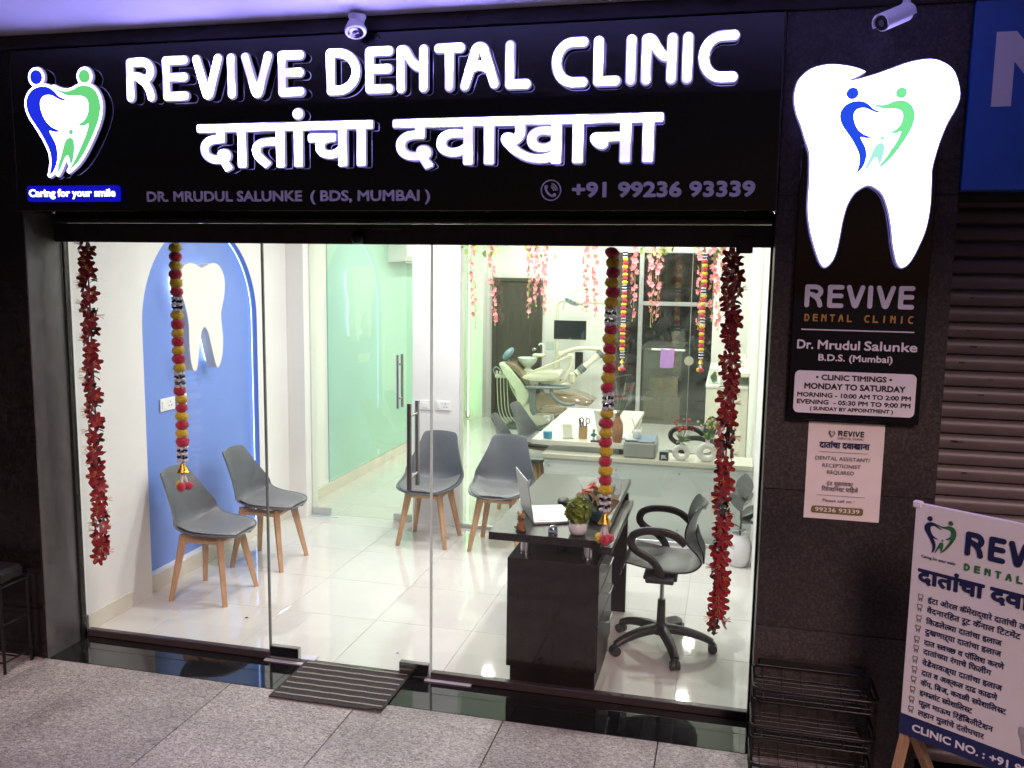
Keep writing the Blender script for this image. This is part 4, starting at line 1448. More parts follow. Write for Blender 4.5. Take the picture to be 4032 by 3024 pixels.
ac = thing('air_conditioner', 'white split air conditioner high on the mint wall', 'air conditioner', (-.376, 5.2, 2.148))
b = MB()
pr = [(0, 0), (.19, .02), (.215, .07), (.21, .24), (.17, .285), (0, .285)]
v = [(x, yy, z) for yy in (-.41, .41) for x, z in pr]
b.add(v, [(i, (i + 1) % 6, 6 + (i + 1) % 6, 6 + i) for i in range(6)] + [tuple(range(6)), tuple(range(11, 5, -1))])
b.build('body', M_WHITEPL, ac)
MB().box(.03, .19, -.38, .38, -.004, .014, .002).build('air_flap', mat('grey flap', (.5, .5, .5), .4), ac)

gs = thing('led_strip', 'bright green vertical light strip at the end of the mint wall', 'light', (-.34, 7.70, .03))
MB().box(-.014, .004, -.012, .012, 0, 2.68, .002).build('channel', M_STEEL, gs)
MB().box(.0045, .012, -.012, .012, .005, 2.67).build('diffuser', light_mat('green led', (.28, 1.0, .25), 12.0), gs)

dr = thing('brown_door', 'plain dark brown door at the back of the treatment room', 'door', (.30, 7.97, 0))
M_DOOR = wood_mat('brown laminate', (.055, .046, .038), (.085, .072, .060), .5, 4, 'Z')
for x0, x1, z0, z1 in ((-.062, -.004, 0, 1.972), (.604, .650, 0, 1.972), (-.004, .604, 1.922, 1.972)):
    MB().box(x0, x1, 7.935, 7.998, z0, z1, .003).build('frame', M_DOOR, dr, True)
lf = MB().box(-.003, .603, 7.955, 7.99, .006, 1.921, .002).build('leaf', M_DOOR, dr, True)
MB().lathe([(.004, -.06), (.026, -.052), (.030, -.036), (.022, -.022), (.011, -.018), (.011, -.004), (.027, 0)], 16).xf(Matrix.Translation((.555, 7.954, .985)) @ Matrix.Rotation(R(-90), 4, 'X')).build('door_knob', M_CHROME, lf, True, 40)

# rear aluminium window
rw = thing('rear_glazing', 'dark rear glass wall with an aluminium frame', 'window', (2.3, 7.97, 0))
M_DGL = glass_mat('dark rear glass', (.80, .84, .82), 1.9, 0, .05, (.35, .40, .40))
for x0, x1, z0, z1 in ((1.652, 1.976, .002, 2.35), (2.037, 2.674, 1.688, 2.35), (2.682, 2.963, 1.688, 2.35), (2.037, 2.674, .02, 1.632), (2.682, 2.963, .02, 1.632)):
    MB().box(x0, x1, 8.02, 8.028, z0, z1).build('glass_pane', M_DGL, rw, True)
for x0, x1, z0, z1 in ((1.977, 2.036, 0.0, 2.35), (2.036, 2.964, 1.633, 1.687), (2.6745, 2.6815, .02, 2.35), (1.652, 2.964, 2.335, 2.351)):
    MB().box(x0, x1, 7.985, 8.05, z0, z1, .003).build('frame_bar', M_STEEL, rw, True)
MB().cyl((2.677, 7.98, .90), (2.677, 8.0, .90), .062, n=24).build('lock', mat('satin lock', (.55, .52, .44), .35, metal=.7), rw, True)
MB().box(2.176, 2.625, 7.945, 7.968, 1.030, 1.058, .003).build('pull_bar', M_WHITEPL, rw, True)
for x in (2.20, 2.60):
    MB().cyl((x, 7.968, 1.044), (x, 8.02, 1.044), .008, n=8).build('bar_mount', M_WHITEPL, rw, True)
tl = thing('towel', 'lilac towel draped over the white bar on the rear glass', 'towel', (2.39, 7.95, .8))
G_ = []
for i in range(19):
    s = i / 18
    row = []
    for j in range(11):
        a = 2.300 + .185 * j / 10 - .012 * max(0, s - .5)
        if s < .12:
            yy, z = 7.975 - .02 * s / .12, 1.0 + .064 * min(1, s / .10)
        else:
            q = (s - .12) / .88
            yy, z = 7.938 - .006 * math.sin(j * .9 + q * 2), 1.062 - .258 * q - .01 * math.sin(j * .35)
        row.append((a, yy, z))
    G_.append(row)
MB().shell(G_, .005).build('cloth', mat('lilac terry', (.42, .22, .56), .95, var=.12, vs=60, bump=.6, bs=300, sheen=.3), tl, True, 70)

ct = wood_mat('brown cardboard', (.30, .22, .14), (.38, .28, .18), .8, 3, 'X')


def carton(label, x0, x1, y0, y1, z0, z1):
    t = thing('carton', label, 'box', ((x0 + x1) / 2, (y0 + y1) / 2, z0))
    MB().box(x0, x1, y0, y1, z0, z1, .004).build('box', ct, t, True)
    MB().box((x0 + x1) / 2 - .025, (x0 + x1) / 2 + .025, y0 - .001, y0 + .05, z0 + .01, z1 - .01).build('tape', mat('brown tape', (.25, .18, .1), .3), t, True)


carton('lower cardboard carton behind the rear glass', 2.06, 2.56, 8.40, 8.75, 0.0, .34)
carton('upper cardboard carton stacked behind the rear glass', 2.12, 2.52, 8.42, 8.72, .342, .60)
ck = thing('grey_cupboard', 'grey cupboard standing behind the rear glass', 'cupboard', (2.3, 9.0, 0))
MB().box(2.0, 2.66, 8.85, 9.2, 0, .98, .004).build('carcass', mat('grey laminate', (.22, .235, .225), .5, var=.06), ck, True)
MB().box(2.325, 2.333, 8.845, 8.86, .05, .95).build('door_gap', M_INK, ck, True)

# ================================================================== chairs
M_SHELLG = mat('grey chair shell', (.105, .116, .128), .38, spec=.45, var=.06, vs=8, bump=.03, bs=500)
M_PAD = mat('grey seat leatherette', (.16, .165, .17), .45, var=.08, vs=10, bump=.1, bs=300)
M_BEECH = wood_mat('beech legs', (.40, .235, .125), (.52, .33, .19), .42, 4, 'Z')
CP = [  # x, z, half width, lateral curl dx, dz
    (.243, .424, .035, 0, .002), (.238, .430, .110, 0, .004), (.215, .438, .168, 0, .008), (.165, .441, .208, 0, .014), (.080, .437, .232, 0, .024),
    (-.02, .432, .240, .004, .036), (-.105, .436, .240, .022, .052), (-.160, .452, .238, .050, .058), (-.190, .490, .233, .074, .046), (-.206, .540, .222, .080, .026),
    (-.224, .610, .199, .066, .010), (-.243, .680, .173, .046, .004), (-.262, .745, .152, .028, .0), (-.276, .790, .140, .016, -.001), (-.284, .812, .124, .010, -.004), (-.287, .820, .095, .004, -.006)]


def chair_row(p, nu, k=1.0, lift=0.0):
    x, z, w, dx, dz = p
    return [(x + dx * abs(u) ** 2.2, u * w * k, z + lift + dz * abs(u) ** 2.2) for u in (-1 + 2 * j / (nu - 1) for j in range(nu))]


def make_chair(label, group):
    t = thing('tulip_chair', label, 'chair', (0, 0, 0), 0, group)
    rows = spline(CP, 3)
    sh = MB().shell([chair_row(p, 19) for p in rows], -.010).build('seat_shell', M_SHELLG, t, False, 70)
    pr_ = [p for p in rows if p[0] > -.165 and p[1] < .456]
    G_ = []
    n = len(pr_)
    for i, p in enumerate(pr_):
        e = math.sin(math.pi * (i + .35) / (n - .3))
        G_.append([(q[0] - (.016 if i < 3 else 0), q[1], q[2] + .004 + .014 * min(1, e * 2.2) * (1 - abs(-1 + 2 * j / 16) ** 6)) for j, q in enumerate(chair_row(p, 17, .88))])
    MB().shell(G_, -.006).build('seat_pad', M_PAD, sh, False, 70)
    for sx in (1, -1):
        for sy in (1, -1):
            top, bot = Vector((sx * .125 - .005, sy * .118, .418)), Vector((sx * .190, sy * .190, 0))
            bm_ = MB()
            vv = []
            for p, a, c in ((bot, .0125, .0125), (top * .72 + bot * .28, .020, .017), (top, .024, .018)):
                ang = math.atan2(sy, sx)
                u = Vector((math.cos(ang), math.sin(ang), 0))
                w = Vector((-u.y, u.x, 0))
                vv += [p + u * a + w * c, p - u * a + w * c, p - u * a - w * c, p + u * a - w * c]
            ff = [(0, 1, 2, 3), (8, 9, 10, 11)]
            for q in (0, 4):
                ff += [(q + i, q + (i + 1) % 4, q + 4 + (i + 1) % 4, q + 4 + i) for i in range(4)]
            bm_.add(vv, ff).build('leg', M_BEECH, t)
    for p0, p1 in (((.13, -.13, .392), (.13, .13, .392)), ((-.14, -.13, .392), (-.14, .13, .392)), ((-.14, -.13, .392), (.13, -.13, .392)), ((-.14, .13, .392), (.13, .13, .392))):
        MB().tube([p0, p1], .024, 4, False, 1.0, .55, up=(0, 0, 1)).build('apron', wood_mat('beech apron', (.40, .235, .125), (.52, .33, .19), .42, 4, 'Y'), t)
    MB().box(-.11, .10, -.10, .10, .408, .424, .004).build('mount_plate', M_BLKPL, t)
    return t


ch0 = make_chair('grey tulip chair with wooden legs nearest the glass before the blue arch', 'grey tulip chairs')
ch0.location = (.030, .733, 0)
for x, y, a, lb in ((.056, 1.402, 0, 'grey tulip chair with wooden legs farther back along the blue arch'),
                    (.988, 2.190, -90, 'grey tulip chair in front of the pier with the switch plates'),
                    (1.552, 2.205, -90, 'grey tulip chair behind the open laptop'),
                    (1.455, 3.42, 4, 'grey tulip chair at the dentist table, nearer of the two'),
                    (1.465, 4.10, -6, 'grey tulip chair at the dentist table, farther of the two')):
    c = copy_tree(ch0)
    c.location = (x, y, 0)
    c.rotation_euler = (0, 0, R(a))
    c['label'] = lb

# black plastic office chair, local forward = -x
M_OFF = mat('black office plastic', (.026, .026, .027), .40, spec=.45, var=.08, vs=14, rvar=.04)


def make_office(label, group):
    t = thing('office_chair', label, 'chair', (0, 0, 0), 0, group)
    prof = [(-.225, .470), (-.215, .505), (-.185, .522), (-.10, .508), (.02, .492), (.11, .492), (.170, .505), (.208, .540), (.208, .590), (.180, .650), (.163, .710), (.172, .775), (.198, .835), (.222, .862), (.236, .855)]
    hw = [.175, .195, .205, .210, .212, .210, .200, .185, .172, .168, .185, .200, .195, .165, .120]
    rows = spline([(a[0], a[1], w) for a, w in zip(prof, hw)], 3)
    G_ = []
    for i, (x, z, w) in enumerate(rows):
        s = i / (len(rows) - 1)
        back = min(1, max(0, (s - .5) / .15))
        G_.append([(x - .045 * back * u * u, u * w, z + (1 - back) * .030 * abs(u) ** 3 - (.035 * u * u if i < 5 else 0)) for u in (-1 + j / 8 for j in range(17))])
    sh = MB().shell(G_, .009).build('seat_shell', M_OFF, t, False, 60)
    for k in range(7):
        y = -.09 + .03 * k
        MB().tube(spline([(.222, y, .54), (.220, y, .59), (.193, y, .65), (.177, y, .705)], 4), .005, 6).build('back_rib', M_BLKPL, sh, False, 60)
    MB().cyl((.205, 0, .835), (.224, 0, .832), .016, n=14).build('grip_hole', M_WHITEPL, sh)
    for s in (-1, 1):
        y = s * .235
        P = spline([(.01, y * .93, .47), (-.005, y, .53), (-.05, y, .585), (-.125, y, .625), (-.158, y, .665), (-.145, y, .712), (-.09, y, .738), (0, y, .742), (.075, y, .722), (.128, y, .680)], 5)
        MB().tube(P, .0105, 10, False, 1.0, 2.1).build('armrest', M_BLKPL, t, False, 60)
        MB().box(-.075, .075, y - .028, y + .028, .462, .488, .006).build('arm_bracket', M_BLKPL, t)
    MB().box(-.09, .09, -.21, .21, .462, .486, .006).build('tilt_mechanism', M_BLKPL, t)
    MB().cyl((0, 0, .24), (0, 0, .445), .0125, n=14).build('gas_lift', M_CHROME, t, False, 40)
    MB().cyl((0, 0, .11), (0, 0, .285), .026, .022, n=16).build('lift_sleeve', M_BLKPL, t, False, 40)
    MB().lathe([(.03, .085), (.05, .09), (.052, .13), (.035, .15)], 18).build('hub', M_BLKPL, t, False, 40)
    for a in (-144, -70, 2, 72, 146):
        d = Vector((math.cos(R(a)), math.sin(R(a)), 0))
        L = .285
        P = spline([d * .03 + Vector((0, 0, .118)), d * .12 + Vector((0, 0, .112)), d * .22 + Vector((0, 0, .090)), d * L + Vector((0, 0, .062))], 4)
        n = len(P)
        lg = MB().tube(P, [.038 - .014 * i / (n - 1) for i in range(n)], 8, False, .8, 1.0, up=(0, 0, 1)).build('star_leg', M_BLKPL, t, False, 60)
        w = Vector((-d.y, d.x, 0))
        c0 = d * (L + .004) + Vector((0, 0, .0265))
        for s in (-1, 1):
            MB().cyl(c0 + w * (s * .006), c0 + w * (s * .024), .0262, n=16).build('caster_wheel', M_BLKPL, lg, False, 40)
        MB().box(c0.x - .012, c0.x + .012, c0.y - .012, c0.y + .012, .030, .066, .004).build('caster_fork', M_BLKPL, lg)
    return t


oc = make_office('black plastic office chair with loop arms behind the desk', 'black office chairs')
oc.location = (2.885, .665, 0)
o2 = copy_tree(oc)
o2.location = (2.93, 3.42, 0)
o2.rotation_euler = (0, 0, R(12))
o2['label'] = 'black office chair half hidden behind the ring vases'

# ================================================================== desk
M_WENGE = wood_mat('dark wenge laminate', (.012, .0095, .009), (.022, .018, .017), .30, 5, 'Y', .5)
M_WENGEV = wood_mat('dark wenge laminate upright', (.009, .007, .007), (.015, .0115, .011), .42, 5, 'Z', .35)
dk = thing('reception_desk', 'black wood reception desk with chrome posts near the glass', 'desk', (2.34, .65, 0))
MB().box(2.055, 2.622, 0.0, 1.352, .757, .797, .002).build('desk_top', M_WENGE, dk, True)
pd_ = MB().box(2.147, 2.606, .030, .560, .088, .662, .002).build('pedestal', M_WENGEV, dk, True)
MB().box(2.166, 2.603, .040, .555, 0, .087).build('plinth', M_WENGEV, dk, True)
for z0, z1 in ((.508, .655), (.352, .503), (.10, .347)):
    d = MB().box(2.6065, 2.614, .036, .556, z0, z1, .0015).build('drawer_front', M_WENGEV, dk, True)
    zc = z1 - .05
    MB().tube([(2.614, .22, zc), (2.640, .22, zc), (2.644, .23, zc), (2.644, .35, zc), (2.640, .36, zc), (2.614, .36, zc)], .006, 8).build('drawer_handle', M_CHROME, d, True, 40)
for x, y in ((2.222, .115), (2.541, .112), (2.222, .46), (2.541, .46)):
    p = MB().cyl((x, y, .668), (x, y, .757), .026, n=20).build('chrome_post', M_CHROME, dk, True, 40)
    MB().cyl((x, y, .662), (x, y, .670), .031, n=20).build('post_collar', M_CHROME, p, True, 40)
MB().box(2.37, 2.50, .20, .60, .6625, .745, .003).build('inner_box', M_INK, dk, True)
MB().box(2.30, 2.668, .64, 1.10, .69, .725, .002).build('keyboard_shelf', M_WENGE, dk, True)
MB().box(2.596, 2.668, .09, .84, .703, .740, .002).build('edge_rail', M_WENGE, dk, True)
MB().box(2.15, 2.633, 1.13, 1.162, 0, .756, .002).build('end_panel', M_WENGEV, dk, True)
MB().box(2.15, 2.17, .56, 1.13, .20, .70, .001).build('modesty_panel', M_WENGEV, dk, True)

# laptop on the desk
M_SILVER = mat('silver laptop shell', (.60, .61, .63), .35, metal=.55, var=.04)
lt = thing('laptop', 'open silver laptop standing sideways on the black desk', 'laptop', (2.252, .173, .797), R(24))
MB().box(0, .225, 0, .325, .002, .016, .003).build('base', M_SILVER, lt)
kbm = mat('white keys', (.72, .73, .74), .5, var=.03)
kd = MB().box(.02, .115, .02, .305, .0155, .0162).build('key_well', mat('keyboard well', (.42, .43, .45), .5), lt)
for i in range(5):
    for j in range(13):
        MB().box(.022 + i * .0185, .038 + i * .0185, .024 + j * .0215, .0425 + j * .0215, .016, .0185, .0008).build('key', kbm, kd)
MB().box(.135, .21, .115, .21, .0155, .0165).build('trackpad', mat('trackpad', (.55, .56, .58), .3), lt)
SCR = Matrix.Translation((0, 0, .014)) @ Matrix.Rotation(R(-9), 4, 'Y')
MB().box(-.006, .0, 0, .325, 0, .225, .002).xf(SCR).build('lid', M_SILVER, lt)
MB().box(.0002, .001, .010, .315, .012, .216).xf(SCR).build('screen', mat('blank laptop screen', (.045, .048, .055), .18, var=.1), lt)

ms = thing('mouse', 'black computer mouse behind the silver laptop', 'mouse', (2.315, .655, .797))
MB().ball((0, 0, .012), .032, 3, (1.0, 1.75, .75)).build('shell', M_BLKPL, ms, False, 60)
MB().ball((0, -.01, .034), .006, 1, (.6, 1.6, .6)).build('wheel', M_CHROME, ms)
# flatten underside of the mouse
for p in ms.children[0].data.vertices:
    p.co.z = max(p.co.z, .001)

dg = thing('dog_figurine', 'small brown sitting dog figurine at the desk corner', 'figurine', (2.211, .048, .797))
M_DOG = mat('brown flocked resin', (.30, .145, .055), .8, var=.18, vs=60, bump=.3, bs=300)
b = MB().ball((0, 0, .028), .024, 3, (1, .95, 1.1))
b.ball((.002, 0, .056), .017, 2, (1, 1, 1.2)).ball((.002, .0, .079), .0185, 3, (1.05, .95, .9)).ball((.013, -.012, .074), .009, 2, (1.2, 1, .8))
b.ball((.012, .012, .012), .010, 2, (1.3, 1, 1)).ball((.012, -.014, .012), .010, 2, (1.3, 1, 1)).ball((.020, -.014, .036), .007, 2, (.8, .8, 2)).ball((-.018, .012, .014), .011, 2)
b.build('body', M_DOG, dg, False, 60)
for s in (-1, 1):
    MB().cyl((-.004 + s * .010, 0, .090), (-.004 + s * .013, 0, .107), .008, .001, n=8).build('ear', M_DOG, dg, False, 50)
MB().tube([(.019 * math.cos(a), .018 * math.sin(a), .064) for a in [i * .524 for i in range(12)]], .0025, 6, True).build('collar', M_INK, dg, False, 60)
MB().box(-.032, -.020, -.016, -.012, .020, .030, .001).build('held_sign', wood_mat('tiny board', (.2, .11, .05), (.26, .15, .08), .6), dg)
MB().cyl((0, 0, 0), (0, 0, .005), .027, n=18).build('base', M_INK, dg)

tk = thing('trinket', 'small shiny metallic helmet-shaped trinket on the desk edge', 'figurine', (2.377, .035, .797))
M_TK = mat('teal chrome', (.34, .44, .47), .12, metal=1.0, var=.3, vs=50)
MB().ball((0, 0, .026), .024, 3, (1, 1, 1.1)).build('dome', M_TK, tk, False, 60)
MB().box(-.022, .022, -.027, -.010, .012, .030, .006).build('visor', M_CHROME, tk)
MB().cyl((0, 0, 0), (0, 0, .010), .023, .025, n=16).build('base', M_TK, tk)

# potted succulent
sp_ = thing('potted_succulent', 'bushy green artificial plant in a small white pot on the desk', 'plant', (2.493, .085, .797))
MB().lathe([(.028, 0), (.040, .008), (.046, .028), (.044, .048), (.037, .060), (.034, .058), (.030, .05)], 24).build('pot', mat('white ceramic', (.74, .74, .73), .3, var=.03), sp_, False, 50)
rg = random.Random(12)
M_SUC = mat('succulent green', (.20, .27, .04), .5, var=.35, vs=35)
ros = None
for i in range(110):
    while True:
        p = Vector((rg.uniform(-1, 1), rg.uniform(-1, 1), rg.uniform(-.8, 1)))
        if .62 < p.length < 1:
            break
    loc = (p.x * .058, p.y * .055, .112 + p.z * .052 + (.012 if p.z > .5 else 0))
    if ros is None:
        b = MB()
        for k in range(7):
            a = k * .898
            e = .5 + .25 * (k % 2)
            d = Vector((math.cos(a) * math.cos(e), math.sin(a) * math.cos(e), math.sin(e)))
            w = Vector((-math.sin(a), math.cos(a), 0)) * .0045
            b.add([Vector((0, 0, 0)), d * .009 + w, d * .0165, d * .009 - w, d * .009 + Vector((0, 0, -.003))], [(0, 1, 2), (0, 2, 3), (0, 4, 1), (1, 4, 2), (2, 4, 3), (3, 4, 0)])
        ros = b.build('rosette', M_SUC, sp_)
        ros.location = loc
    else:
        q = Vector((0, 0, 1)).rotation_difference(p.normalized()).to_euler()
        link_copy(ros, sp_, loc, q, rg.uniform(1.1, 1.7))
MB().ball((0, 0, .105), .040, 2, (1, 1, 1.0), .1, rg).build('inner_foliage', M_SUC, sp_)

# bouquet
bq = thing('bouquet', 'flower bouquet in brown and clear wrapping lying on the desk', 'bouquet', (2.555, .36, .797))
M_KRAFT = mat('kraft paper', (.36, .26, .16), .7, var=.15, vs=12, bump=.5, bs=25)
M_CELLO = glass_mat('clear cellophane', (.96, .97, .96), 1.6, .08, .06, (.7, .7, .7))
G_ = [[(math.cos(a) * r * (1 + .10 * math.sin(5 * a + i)), math.sin(a) * r * .9, z + .012 * math.sin(7 * a)) for a in [R(-40 + 14 * j) for j in range(20)]] for i, (r, z) in enumerate(((.030, .004), (.045, .03), (.070, .07), (.098, .115), (.112, .130)))]
MB().shell(G_, .002).build('kraft_wrap', M_KRAFT, bq, False, 40)
G_ = [[(math.cos(a) * r * (1 + .12 * math.sin(3 * a + i)), .02 + math.sin(a) * r * .9, z + .03 * math.sin(2 * a)) for a in [R(-10 + 14 * j) for j in range(15)]] for i, (r, z) in enumerate(((.05, .02), (.085, .09), (.105, .16), (.115, .21)))]
MB().shell(G_, .001).build('clear_wrap', M_CELLO, bq, False, 60)
MB().lathe([(.035, 0), (.045, .01), (.048, .05), (.04, .06)], 18, (-.005, -.02, .001)).build('pot', mat('teal plastic pot', (.02, .07, .08), .35), bq, False, 40)
M_LEAF = mat('dark leaf', (.045, .095, .03), .5, var=.4, vs=20)
M_ORANGE = mat('coral petals', (.62, .16, .10), .6, var=.25, vs=25)
rg = random.Random(4)


def petal_flower(n, r, w, cup, m, name, parent, layers=1, droop=0.0):
    b = MB()
    for L in range(layers):
        for k in range(n):
            a = 2 * math.pi * (k + .5 * L) / n
            d = Vector((math.cos(a), math.sin(a), 0))
            s = Vector((-d.y, d.x, 0))
            q = 1 - .3 * L
            pts = [d * .05 * r, d * (.5 * r * q) + s * w * .9 + Vector((0, 0, cup * .45 * r)), d * (.95 * r * q) + s * w * .55 + Vector((0, 0, cup * r - droop * r)), d * (1.05 * r * q) + Vector((0, 0, cup * r - droop * 1.3 * r)),
                   d * (.95 * r * q) - s * w * .55 + Vector((0, 0, cup * r - droop * r)), d * (.5 * r * q) - s * w * .9 + Vector((0, 0, cup * .45 * r)), d * (.55 * r * q) + Vector((0, 0, cup * .25 * r))]
            b.add(pts, [(0, 1, 6), (1, 2, 6), (2, 3, 6), (3, 4, 6), (4, 5, 6), (5, 0, 6)])
    return b.build(name, m, parent, False, 80)


f0 = petal_flower(8, .026, .009, .5, M_ORANGE, 'flower', bq, 2)
f0.location = (-.05, .0, .145)
for x, y, z in ((-.075, .03, .135), (-.02, .03, .155), (.01, -.01, .14), (-.04, .06, .16)):
    link_copy(f0, bq, (x, y, z), (rg.uniform(-.5, .5), rg.uniform(-.5, .5), rg.uniform(0, 6)), rg.uniform(.8, 1.2))


def leaf_obj(name, L, w, m, parent, fold=.25, curl=.2):
    v = [(0, 0, 0), (L * .3, w, fold * w), (L * .65, w * .9, fold * w - curl * L * .25), (L, 0, -curl * L * .6), (L * .65, -w * .9, fold * w - curl * L * .25), (L * .3, -w, fold * w), (L * .33, 0, 0), (L * .66, 0, -curl * L * .2)]
    return mesh_obj(name, v, [(0, 1, 6), (1, 2, 7, 6), (2, 3, 7), (3, 4, 7), (4, 5, 6, 7), (5, 0, 6)], m, parent, False, 80)


l0 = leaf_obj('leaf', .07, .012, M_LEAF, bq)
l0.location = (.03, 0, .10)
l0.rotation_euler = (0, -1.0, .3)
for k in range(16):
    a = rg.uniform(0, 6.28)
    link_copy(l0, bq, (.03 * math.cos(a) - .01, .03 * math.sin(a), rg.uniform(.05, .12)), (rg.uniform(-.4, .4), -rg.uniform(.4, 1.3), a), rg.uniform(.8, 1.3))
for k in range(9):
    link_copy(l0, bq, (.062 + rg.uniform(-.012, .012), .03, .13 + k * .007), (rg.uniform(-.3, .3), -1.1, rg.uniform(0, 6.28)), .65)

# ================================================================== ledge and dentist table
M_CREAML = mat('cream laminate', (.76, .73, .64), .25, var=.03, vs=5)
M_PALEB = mat('pale grey-blue back-painted panel', (.74, .79, .82), .22, var=.03, vs=3)
lg = thing('low_counter', 'low cream counter with a pale blue front behind the partition glass', 'counter', (2.6, 2.8, 0))
MB().box(1.772, 3.408, 2.652, 2.985, .613, .647, .002).build('counter_top', M_CREAML, lg, True)
MB().box(1.792, 3.408, 2.668, 2.690, .052, .6125, .001).build('front_panel', M_PALEB, lg, True)
MB().box(1.792, 3.408, 2.672, 2.690, .001, .050).build('plinth', M_WHITEPL, lg, True)
MB().box(1.792, 1.815, 2.691, 2.97, .001, .612).build('side_panel', M_CREAML, lg, True)
for x in (1.83, 2.37, 2.86):
    for z in (.55, .10):
        MB().cyl((x, 2.668, z), (x, 2.664, z), .0055, n=10).build('screw_cap', M_INKGREY, lg, True)
dt = thing('dentist_table', 'white dentist table reaching back from the low counter', 'table', (2.04, 3.6, 0))
MB().box(1.665, 2.415, 2.752, 4.472, .700, .738, .003).build('table_top', mat('white laminate', (.80, .79, .72), .2, var=.02), dt, True)
MB().box(1.84, 2.37, 2.80, 2.84, .648, .699).build('top_support', mat('grey-blue support', (.40, .48, .48), .4), dt, True)
MB().box(1.90, 2.36, 2.99, 3.02, .0, .699).build('leg_panel', M_CREAML, dt, True)
MB().box(1.72, 2.36, 4.40, 4.44, .0, .699).build('leg_panel', M_CREAML, dt, True)
MB().box(2.36, 2.40, 3.02, 4.44, .20, .699).build('modesty_panel', M_CREAML, dt, True)

TZ = .738
# sanitizer bottle
bt = thing('sanitizer_bottle', 'clear pump bottle half full of blue liquid on the table', 'bottle', (1.785, 2.83, TZ))
M_BOT = glass_mat('clear plastic', (.90, .95, .94), 1.35, .05, .05)
MB().lathe([(.034, .0), (.040, .004), (.040, .098), (.034, .118), (.016, .130), (.014, .138)], 20).build('bottle', M_BOT, bt, False, 40)
MB().lathe([(.030, .003), (.037, .006), (.037, .055), (.030, .056)], 20).build('liquid', mat('blue liquid', (.02, .36, .62), .15, var=.05), bt, False, 40)
MB().lathe([(.015, .138), (.016, .152), (.008, .156), (.006, .178)], 14).build('pump_collar', M_WHITEPL, bt, False, 40)
MB().tube([(.012, 0, .178), (-.006, 0, .182), (-.034, 0, .176)], .007, 8).build('pump_head', M_WHITEPL, bt, False, 60)
# card holder
cdh = thing('card_holder', 'small clear acrylic card stand on the table', 'card stand', (1.945, 2.87, TZ), R(24))
M_ACR = glass_mat('acrylic', (.93, .96, .94), 1.5, .02, .10)
MB().box(-.045, .045, -.03, .03, .0, .004, .001).build('foot', M_ACR, cdh)
MB().box(-.045, .045, -.002, .001, .0, .125).xf(Matrix.Rotation(R(-22), 4, 'X')).build('upright', M_ACR, cdh)
MB().box(-.038, .038, -.0035, -.0022, .01, .115).xf(Matrix.Rotation(R(-22), 4, 'X')).build('card', mat('cream card', (.72, .70, .60), .5, var=.05), cdh)
# pen cup
pc = thing('pen_cup', 'wooden pen cup with pens and black scissors', 'pen cup', (2.062, 2.91, TZ))
MB().lathe([(.036, 0), (.037, .002), (.037, .098), (.032, .098), (.032, .01)], 20).build('cup', wood_mat('bamboo', (.42, .26, .11), (.55, .36, .17), .45, 6, 'Z'), pc, False, 40)
for x, y, h, m_ in ((-.018, .004, .15, M_BLKPL), (-.026, -.006, .165, mat('blue pen', (.03, .08, .25), .4)), (-.008, .012, .14, M_WHITEPL), (.004, -.014, .15, M_CHROME)):
    MB().cyl((x * .5, y * .5, .012), (x * 1.3, y * 1.3, h), .0042, n=8).build('pen', m_, pc)
sc_ = MB()
for s in (-1, 1):
    c = Vector((.014 + s * .026, -.01, .150))
    sc_.tube([c + Vector((.019 * math.cos(a) * .85, 0, .022 * math.sin(a))) for a in [i * .524 for i in range(12)]], .0042, 7, True)
    sc_.cyl((.014 + s * .018, -.01, .130), (.016 - s * .004, -.01, .03), .005, .003, n=6)
sc_.build('scissors', M_BLKPL, pc, False, 60)
# dentist figurine
fg = thing('dentist_figurine', 'small figurine of a green-shirted dentist beside a white tooth', 'figurine', (2.185, 2.80, TZ))
MB().box(-.042, .042, -.022, .022, 0, .010, .002).build('base', M_INK, fg)
MB().ball((-.018, 0, .026), .011, 2, (1, 1, 1.6)).build('legs', M_WHITEPL, fg, False, 60)
MB().ball((-.018, 0, .056), .017, 3, (.95, .8, 1.25)).ball((-.036, -.004, .054), .006, 2, (1, 1, 2)).ball((.001, -.006, .058), .006, 2, (1.8, 1, 1)).build('shirt', mat('teal scrubs', (.03, .22, .17), .6), fg, False, 60)
MB().ball((-.018, 0, .086), .0125, 2).build('head', mat('painted skin', (.42, .25, .17), .6), fg, False, 60)
MB().ball((-.017, .003, .091), .0125, 2, (1, 1, .8)).build('hair', M_INK, fg, False, 60)
MB().ball((.018, 0, .044), .017, 2, (1, .8, .9)).ball((.011, 0, .024), .008, 2, (.9, .9, 1.7)).ball((.026, 0, .024), .008, 2, (.9, .9, 1.7)).build('tooth', M_WHITEPL, fg, False, 60)
